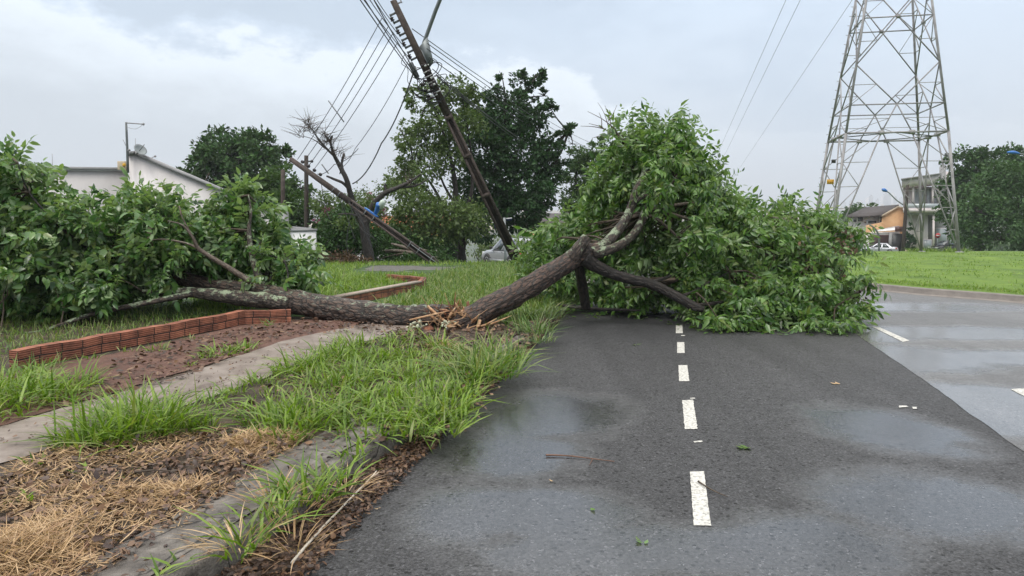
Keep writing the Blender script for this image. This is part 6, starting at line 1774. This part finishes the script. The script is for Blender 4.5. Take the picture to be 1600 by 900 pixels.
# ================================================================ FAR CITY
def skyline():
    rnd = random.Random(9)
    L = [(1356, 310, 6), (1361, 306, 5), (1371, 312, 4), (1379, 307, 5), (1384, 303, 6), (1389, 305, 5), (1394, 302, 6), (1399, 308, 4), (1408, 309, 5), (1418, 311, 5), (1440, 309, 5), (1450, 311, 5), (1345, 314, 5), (1330, 314, 5), (1318, 316, 6), (1276, 309, 5), (1283, 314, 5), (1302, 315, 5), (843, 306, 4), (850, 312, 4), (856, 310, 3), (1265, 316, 4), (1220, 315, 5), (1180, 317, 6)]
    ord_ = ['squat', 'slender', 'stubby', 'narrow', 'broad', 'plain', 'tall', 'thin', 'short', 'pale', 'low', 'small']
    for i, (px, py, w) in enumerate(L):
        Y = 3400 + rnd.uniform(-300, 300); p = at(px, py, Y); g = terrain(p.x, p.y); wm = w / FPX * Y
        t = MB(); h = p.z - g + 20; t.box((p.x, p.y, g - 20 + h / 2), (wm, wm * .8, h)); t.box((p.x + wm * .1, p.y, p.z + 2.5), (wm * .4, wm * .4, 5.0))
        o = t.build('tower_block', M['grey_render' if i % 3 else 'white'], None)
        tag(o, 'hazy tower block on the distant city skyline', 'tower block', 'distant city tower blocks')
    mb = MB()
    for i in range(900):
        px = rnd.uniform(700, 1700) if i % 3 else rnd.uniform(-100, 1000); Y = rnd.uniform(900, 3300); d = ray(px, 330); x = d.x / d.y * Y; s = rnd.uniform(5, 13)
        mb.box((x, Y, terrain(x, Y) + 2.5), (s, s, 7 + rnd.uniform(0, 6)), rnd.uniform(0, 1.5))
    o = mb.build('far_town', M['cream'], None); tag(o, 'far town of tiny pale houses on the hazy hills', 'town', kind='stuff')


skyline()


# ================================================================ GRASS, STRAW, LITTER
def tuft_thing(label, spots, seed, mat='grass', width=.011, name='grass_clump', kind=None):
    T = Turf(seed)
    for (px, py, rad, h, n) in spots:
        g = gp(px, py, .15); g.z = vz(g.x, g.y) + .005; T.tuft(g, rad, h, n, width)
    o = T.build(name, M[mat]); return tag(o, label, 'weeds' if kind else 'grass clump', kind=kind)


tuft_thing('large lush grass clump growing over the footpath edge beside the straw', [(205, 676, .36, .36, 400), (150, 686, .24, .28, 200), (262, 668, .27, .32, 250), (215, 655, .25, .37, 220), (310, 666, .12, .22, 60), (120, 692, .13, .2, 60)], 1)
tuft_thing('grass clump at the near end of the red brick wall', [(50, 622, .36, .32, 320), (-20, 630, .4, .34, 260), (108, 608, .26, .26, 180), (20, 602, .3, .30, 200), (95, 630, .16, .2, 80), (15, 645, .22, .16, 90), (-60, 650, .4, .34, 200)], 2)
tuft_thing('isolated dense grass clump spilling over the kerb below the broken stump', [(758, 585, .36, .38, 420), (720, 575, .22, .30, 160), (790, 570, .24, .36, 200), (760, 560, .3, .40, 240), (735, 600, .2, .22, 90)], 3, 'grass_dark', .010)
tuft_thing('grass clump rooted on the kerb slab above the white stick', [(480, 772, .16, .26, 130), (522, 750, .12, .2, 60), (445, 788, .10, .2, 50), (550, 712, .12, .17, 50)], 4)
tuft_thing('thin grass clump hanging over the gutter lowest along the kerb', [(390, 846, .09, .30, 40), (425, 812, .13, .24, 50), (372, 868, .06, .22, 18)], 5)
tuft_thing('sparse grass sprout on the lowest part of the kerb slab', [(250, 905, .05, .16, 14), (285, 880, .04, .12, 6)], 6)
tuft_thing('small bright weed patch on the bare red soil', [(345, 552, .20, .16, 120), (380, 545, .16, .14, 90), (320, 560, .1, .12, 40), (245, 548, .10, .14, 40)], 7, name='weeds', kind='stuff')
tuft_thing('short grass tuft sprouting before the splintered stump', [(683, 545, .14, .30, 90), (700, 548, .08, .24, 40)], 8)
tuft_thing('greyish seeding grass clump at the kerb under the rising trunk', [(835, 520, .26, .34, 240), (815, 500, .24, .30, 180), (860, 498, .22, .34, 180), (850, 535, .14, .26, 80), (870, 480, .22, .34, 160)], 9, 'grass_grey', .008)
tuft_thing('tiny grass sprig on the straw near the footpath', [(50, 722, .06, .10, 24), (35, 780, .06, .07, 20), (130, 735, .05, .07, 14), (200, 740, .05, .06, 10)], 10, name='grass_sprouts', kind='stuff')

tuft_thing('small grass tufts fringing the near edge of the footpath', [(100, 694, .08, .14, 40), (335, 627, .10, .16, 60), (365, 613, .10, .18, 70), (400, 598, .12, .18, 80), (440, 583, .12, .2, 90), (480, 567, .14, .2, 100), (520, 553, .14, .2, 100), (300, 570, .05, .1, 20), (380, 550, .05, .1, 20)], 11, name='edge_grass', kind='stuff')

T = Turf(20); rn = random.Random(6)
core = [(430, 655, 0.22, 0.29, 221), (470, 665, 0.21, 0.27, 204), (500, 640, 0.26, 0.26, 204), (560, 655, 0.19, 0.24, 153), (640, 655, 0.22, 0.26, 238), (690, 650, 0.19, 0.23, 187), (660, 625, 0.26, 0.24, 204), (600, 630, 0.22, 0.23, 170), (540, 600, 0.26, 0.24, 187), (600, 590, 0.24, 0.24, 187), (650, 595, 0.22, 0.23, 170), (480, 575, 0.26, 0.27, 204), (530, 560, 0.26, 0.26, 204), (590, 560, 0.24, 0.26, 187), (640, 560, 0.22, 0.23, 153), (550, 540, 0.22, 0.23, 153), (620, 535, 0.17, 0.20, 102), (660, 575, 0.21, 0.20, 119), (700, 620, 0.17, 0.18, 93), (720, 660, 0.10, 0.17, 59), (660, 665, 0.17, 0.20, 119), (580, 620, 0.34, 0.15, 170), (450, 690, 0.10, 0.11, 34), (600, 680, 0.10, 0.11, 34), (350, 640, 0.17, 0.11, 51)]
for (px, py, rad, h, n) in core:
    g = gp(px, py, .15); g.z = vz(g.x, g.y); T.tuft(g, rad, h, n, .011)
rgv = np.random.default_rng(61)
T.field(poly_points([gp(a, b, .15) for a, b in [(345, 650), (420, 600), (490, 560), (640, 515), (720, 545), (790, 575), (735, 640), (715, 672), (600, 672), (440, 690)]], 5200, rgv, vz)[:2300], .10, .012, .6, .6)
for q in [(705, 640, .2, .26, 130), (725, 615, .18, .26, 110), (690, 675, .16, .22, 90), (640, 680, .16, .18, 70), (575, 675, .2, .2, 90), (735, 590, .2, .26, 110), (500, 600, .24, .24, 120), (560, 580, .24, .24, 120), (440, 680, .18, .24, 100)]:
    g = gp(q[0], q[1], .15); g.z = vz(g.x, g.y); T.tuft(g, *q[2:], .011)
o = T.build('verge_grass', M['grass']); tag(o, 'thick green grass between footpath and kerb', 'grass', kind='stuff')

T = Turf(21)
poly = [gp(a, b, .14) for a, b in [(560, 492), (640, 462), (662, 450), (668, 436), (690, 426), (740, 420), (800, 418), (850, 425), (880, 440), (885, 465), (850, 500), (800, 512), (760, 500), (700, 486), (640, 488)]]
rg = np.random.default_rng(5)
T.field(poly_points(poly, 11000, rg, vz), .20, .016, .5, .55)
for i in range(70):
    p = poly_points(poly, 1, rg, vz)[0]; T.tuft(p, rg.uniform(.15, .35), rg.uniform(.2, .36), 60, .010)
o = T.build('meadow_grass', M['grass_dark']); tag(o, 'tall rank grass on the verge behind the broken trunk', 'grass', kind='stuff')
T = Turf(22)
T.field(poly_points([gp(a, b, .14) for a, b in [(700, 432), (760, 415), (820, 412), (870, 420), (880, 440), (780, 440)]], 3200, rg, vz), .20, .014, .5, .5)
o = T.build('seeding_grass', M['grass_grey']); tag(o, 'greyish seeding grass before the silver vehicle', 'grass', kind='stuff')
T = Turf(23)
T.field(poly_points([gp(a, b, .14) for a, b in [(300, 490), (500, 478), (560, 463), (654, 440), (668, 434), (660, 431), (560, 431), (540, 424), (480, 426), (300, 430)]], 12000, rg, vz), .16, .015, .5, .5)
T.field([(x, y, vz(x, y)) for x, y in zip(rg.uniform(-7, 5, 7000), rg.uniform(20.2, 24.5, 7000)) if not (-4.3 < x < -1.1 and 20.2 < y < 22.6)], .16, .018, .5, .5)
for i in range(26):
    p = poly_points([gp(a, b, .14) for a, b in [(480, 476), (560, 460), (640, 440), (560, 428), (480, 430)]], 1, rg, vz)[0]; T.tuft(p, .3, .34, 60, .012)
o = T.build('plot_grass', M['grass']); tag(o, 'bright green grass inside the brick-edged plot', 'grass', kind='stuff')
# under the left crown: weeds
T = Turf(24)
T.field(poly_points([gp(a, b, .14) for a, b in [(-100, 600), (30, 565), (370, 498), (360, 470), (0, 500), (-200, 560)]], 3500, rg, vz), .13, .010, .5, .5)
o = T.build('weeds', M['grass_dark']); tag(o, 'sparse weeds in the shade under the leafy crown', 'weeds', kind='stuff')
# along the gutter and over the lawn
T = Turf(25)
lawn_poly = [gp(a, b) for a, b in [(1340, 448), (1372, 449.5), (1450, 457.5), (1530, 463.5), (1600, 469.5), (1750, 484.5), (1900, 501), (1900, 494), (1600, 463), (1450, 451), (1340, 440)]]
def lz(x, y): return terrain(x, y) + .12
pts = poly_points(lawn_poly, 4200, rg, lz)
T.field(pts, .055, .012, .7, .3)
for k in range(420):
    px = rg.uniform(1290, 1750); Y = rg.uniform(15.5, 33); g = ground_at(px, Y, .12)
    if Y > 16.8 + (px - 1370) * -.006 and px > 1330: T.tuft(g, rg.uniform(.15, .5), rg.uniform(.06, .13), 26, .011)
for (px, Y) in ((1443, 40.4), (1432, 40.2), (1452, 40.6), (1498, 34.9), (1488, 35.2), (1312, 34.9)):
    for j in range(4): g = ground_at(px + rg.uniform(-8, 8), Y + rg.uniform(-.4, .4), .1); T.tuft(g, .35, .36, 50, .016)
o = T.build('lawn_grass', M['grass']); tag(o, 'short bright grass blades of the far lawn', 'grass', kind='stuff')


def straw():
    r = np.random.default_rng(14); T = Turf(30)
    poly = [gp(a, b, .15) for a, b in [(-160, 800), (0, 742), (70, 705), (200, 688), (330, 672), (395, 668), (462, 680), (455, 705), (400, 735), (330, 790), (250, 845), (140, 905), (60, 1010), (-300, 1010)]]
    n = 9500
    P = poly_points(poly, n, r, vz)
    d = np.array([noise.noise((p[0] * 2.2, p[1] * 2.2, 7)) for p in P])
    P = P[d > -0.22 + 0.25 * r.random(n)]; n = len(P)
    P[:, 2] += .004 + .035 * r.random(n) ** 2
    L = .03 + .11 * r.random(n) ** 1.4; az = r.random(n) * 2 * math.pi
    T.put(*blades(P, L, np.clip(.92 + .07 * r.random(n), 0, .995), .05 * r.random(n), .0035 + .004 * r.random(n), az, r))
    # heaps
    for (px, py, rad, h, k) in [(40, 860, .22, .13, 900), (0, 880, .3, .12, 800), (90, 820, .2, .07, 420), (400, 690, .17, .10, 520), (440, 685, .12, .06, 240), (370, 690, .15, .06, 240), (240, 770, .2, .05, 320), (160, 760, .24, .04, 300), (300, 760, .14, .05, 200)]:
        g = gp(px, py, .16); a = r.random(k) * 6.283; q = np.sqrt(r.random(k)) * rad
        pos = np.stack([g.x + q * np.cos(a), g.y + q * np.sin(a), vz(g.x, g.y) + h * (1 - (q / rad) ** 2) * r.random(k) + .005], 1)
        az = r.random(k) * 6.283; T.put(*blades(pos, .04 + .12 * r.random(k), np.clip(.84 + .2 * r.random(k), 0, .995), .12 * r.random(k), .003 + .004 * r.random(k), az, r))
    for (px, py) in [(425, 805), (470, 795), (540, 760), (370, 875), (690, 552), (705, 560), (460, 850)]:
        g = gp(px, py, .1); k = 60; a = r.random(k) * 6.283; q = np.sqrt(r.random(k)) * .14
        pos = np.stack([g.x + q * np.cos(a), g.y + q * np.sin(a), np.full(k, .05 if px > 440 and py > 700 else .15) + .06 * r.random(k)], 1)
        T.put(*blades(pos, .10 + .10 * r.random(k), np.clip(.6 + .4 * r.random(k), 0, .99), .4 * r.random(k), .004 + .004 * r.random(k), a, r))
    o = T.build('dry_straw', M['straw']); tag(o, 'tan mown straw spread beside the kerb slab', 'straw', kind='stuff')


straw()


def litter(name, label, poly, n, size, seed, zf, mat='dead_leaf', lift=.03):
    r = np.random.default_rng(seed); P = poly_points(poly, n, r, zf); P[:, 2] += .004 + lift * r.random(n) ** 2
    ax = r.normal(size=(n, 3)) * np.array([1, 1, .25]); fr = up_frames(ax, r, .45)
    pr = []
    for i in range(5):
        V, Tt, Q = leaf_shape(1, .35 + .3 * r.random(), .4 * r.random(), .5 * r.random() - .1); pr.append((V, Tt, Q))
    V, F = instance(pr, P, fr, size * (.4 + 1.0 * r.random(n)), r)
    o = np_mesh(name, V, F, M[mat]); return tag(o, label, 'litter', kind='stuff')


gpoly = [(p.x, p.y) for p in KERB[0:11]] + [(p.x, p.y) for p in side(EDGE, -.05)[0:11][::-1]]
litter('leaf_litter', 'wet brown leaf litter washed along the gutter', gpoly, 7500, .036, 41, lambda x, y: .012)
litter('soil_litter', 'dead leaves scattered on the bare red soil', [gp(a, b, .14) for a, b in [(60, 640), (200, 560), (378, 515), (540, 495), (640, 520), (700, 560), (560, 520), (440, 530), (270, 600), (130, 640)]], 1500, .06, 42, lambda x, y: vz(x, y) + .02)
litter('verge_litter', 'brown dead leaves lying among the verge grass', [gp(a, b, .15) for a, b in [(345, 650), (470, 565), (640, 515), (720, 540), (800, 590), (720, 680), (600, 690), (470, 700)]], 1300, .06, 45, lambda x, y: vz(x, y) + .005)
litter('stump_litter', 'reddish bark crumbs and dead leaves round the splintered stump', [gp(a, b, .15) for a, b in [(610, 520), (700, 508), (800, 500), (862, 497), (840, 530), (760, 560), (680, 580), (620, 560)]], 1700, .06, 46, lambda x, y: vz(x, y) + .005)
litter('slab_crumbs', 'soil crumbs and leaf bits scattered on the kerb slab', [(p.x, p.y) for p in KERB[1:8]] + [(p.x, p.y) for p in side(KERB, .5)[1:8][::-1]], 520, .03, 47, lambda x, y: terrain(x, y) + .15)
litter('path_litter', 'leaf bits and soil crumbs scattered along the footpath', [gp(a, b, .15) for a, b in [(0, 668), (270, 594), (545, 512), (560, 534), (330, 622), (0, 720)]], 420, .032, 48, lambda x, y: vz(x, y) + .011)
tuft_thing('weeds along the foot of the red brick wall', [(80, 572, .12, .16, 40), (140, 560, .1, .12, 30), (200, 549, .1, .1, 24), (60, 582, .14, .2, 50), (300, 530, .08, .1, 20), (250, 542, .08, .1, 20), (420, 510, .1, .14, 30)], 12, 'grass_dark', name='wall_weeds', kind='stuff')
litter('mulch', 'dark dead leaves mixed into the straw', [gp(a, b, .15) for a, b in [(-100, 790), (90, 705), (330, 670), (470, 682), (330, 790), (140, 905), (0, 960)]], 3000, .045, 43, lambda x, y: vz(x, y), 'dead_leaf', .05)
litter('crown_litter', 'torn green leaves strewn round the fallen crown', [gp(a, b) for a, b in [(880, 500), (1000, 500), (1090, 525), (1300, 525), (1340, 515), (1300, 480), (900, 480)]], 260, .10, 44, lambda x, y: .004, 'leaf_fallen', .01)


def stick(label, pts, r, mat, cat='stick', name='stick', forks=()):
    mb = MB(); P = [gp(a, b, z) for a, b, z in pts]
    mb.tube(P, [r * (1 - .6 * i / (len(P) - 1)) for i in range(len(P))], 7, 5, .12, 1)
    for f in forks:
        Q = [gp(a, b, z) for a, b, z in f]; mb.tube(Q, [r * .55, r * .25], 5, 2)
    o = mb.build(name, M[mat], None, True); return tag(o, label, cat)


stick('long bleached white stick lying in the gutter', [(456, 880, .03), (485, 845, .035), (530, 797, .04), (578, 748, .05), (588, 736, .06)], .009, 'twig_white', forks=[[(578, 748, .05), (592, 738, .1)]])
stick('thin red-brown twig lying on the asphalt before the crown', [(853, 711, .010), (885, 712, .010), (920, 716, .009), (960, 721, .008)], .0065, 'twig_red', 'twig', 'twig', [[(926, 717, .012), (921, 727, .008)]])
stick('short pale twig lying across the nearest white dash', [(1091, 752, .016), (1108, 763, .018), (1122, 770, .014), (1137, 776, .012)], .006, 'twig', 'twig', 'twig')
stick('thin grey twig lying on the straw', [(210, 738, .19), (240, 735, .2), (275, 736, .19)], .007, 'twig', 'twig', 'twig')


def loose_leaf(label, px, py, size, seed, mat='leaf_fallen', n=3):
    rng = np.random.default_rng(seed); g = gp(px, py, .008)
    V, T_, Q = sprig_proto(rng, n, size * .9, size, .15, .5)
    a = rng.random() * 6.28; ca, sa = math.cos(a), math.sin(a); V = V @ np.array([[ca, sa, 0], [-sa, ca, 0], [0, 0, 1]]); V[:, 2] = np.abs(V[:, 2]) * .6 + .006
    V[:, :2] += np.array([g.x, g.y]); o = np_mesh('fallen_leaf', V, [T_, Q], M[mat]); tag(o, label, 'leaf', 'loose leaves on the road')


loose_leaf('small green leaf spray on the asphalt beside the middle dash', 1168, 697, .075, 1, n=5)
loose_leaf('pale green leaf lying nearest the bottom of the road', 1010, 850, .05, 2, 'leaf_left', 3)
loose_leaf('tiny whitish leaf on the asphalt near the gutter', 598, 793, .035, 3, 'straw', 2)
loose_leaf('tiny green leaf on the asphalt below the red-brown twig', 921, 791, .04, 4, n=1)
loose_leaf('green leaf spray just in front of the fallen crown', 1183, 518, .16, 5, n=7)
loose_leaf('small green leaf on the asphalt before the rising trunk', 987, 538, .08, 6, n=2)
loose_leaf('small pale leaf beside the smooth wet asphalt edge', 1315, 600, .06, 7, 'straw', 2)
loose_leaf('tiny pale leaf just below the red-brown twig fork', 868, 752, .03, 8, 'straw', 1)


# ================================================================ HAZE
def haze():
    m = bpy.data.materials.new('humid_air'); m.use_nodes = True; nt = m.node_tree
    nt.nodes.remove(nt.nodes['Principled BSDF'])
    v = nt.nodes.new('ShaderNodeVolumePrincipled'); v.inputs['Color'].default_value = (.86, .91, 1.0, 1); v.inputs['Density'].default_value = HAZE; v.inputs['Anisotropy'].default_value = 0.0
    nt.links.new(v.outputs[0], nt.nodes['Material Output'].inputs['Volume'])
    mb = MB(); mb.box((0, 0, 60), (19000, 19000, 320)); o = mb.build('haze', m, None); o['kind'] = 'stuff'; o['label'] = 'pale humid haze over the far valley and skyline'; o['category'] = 'haze'


HAZE = 0.00042
haze()
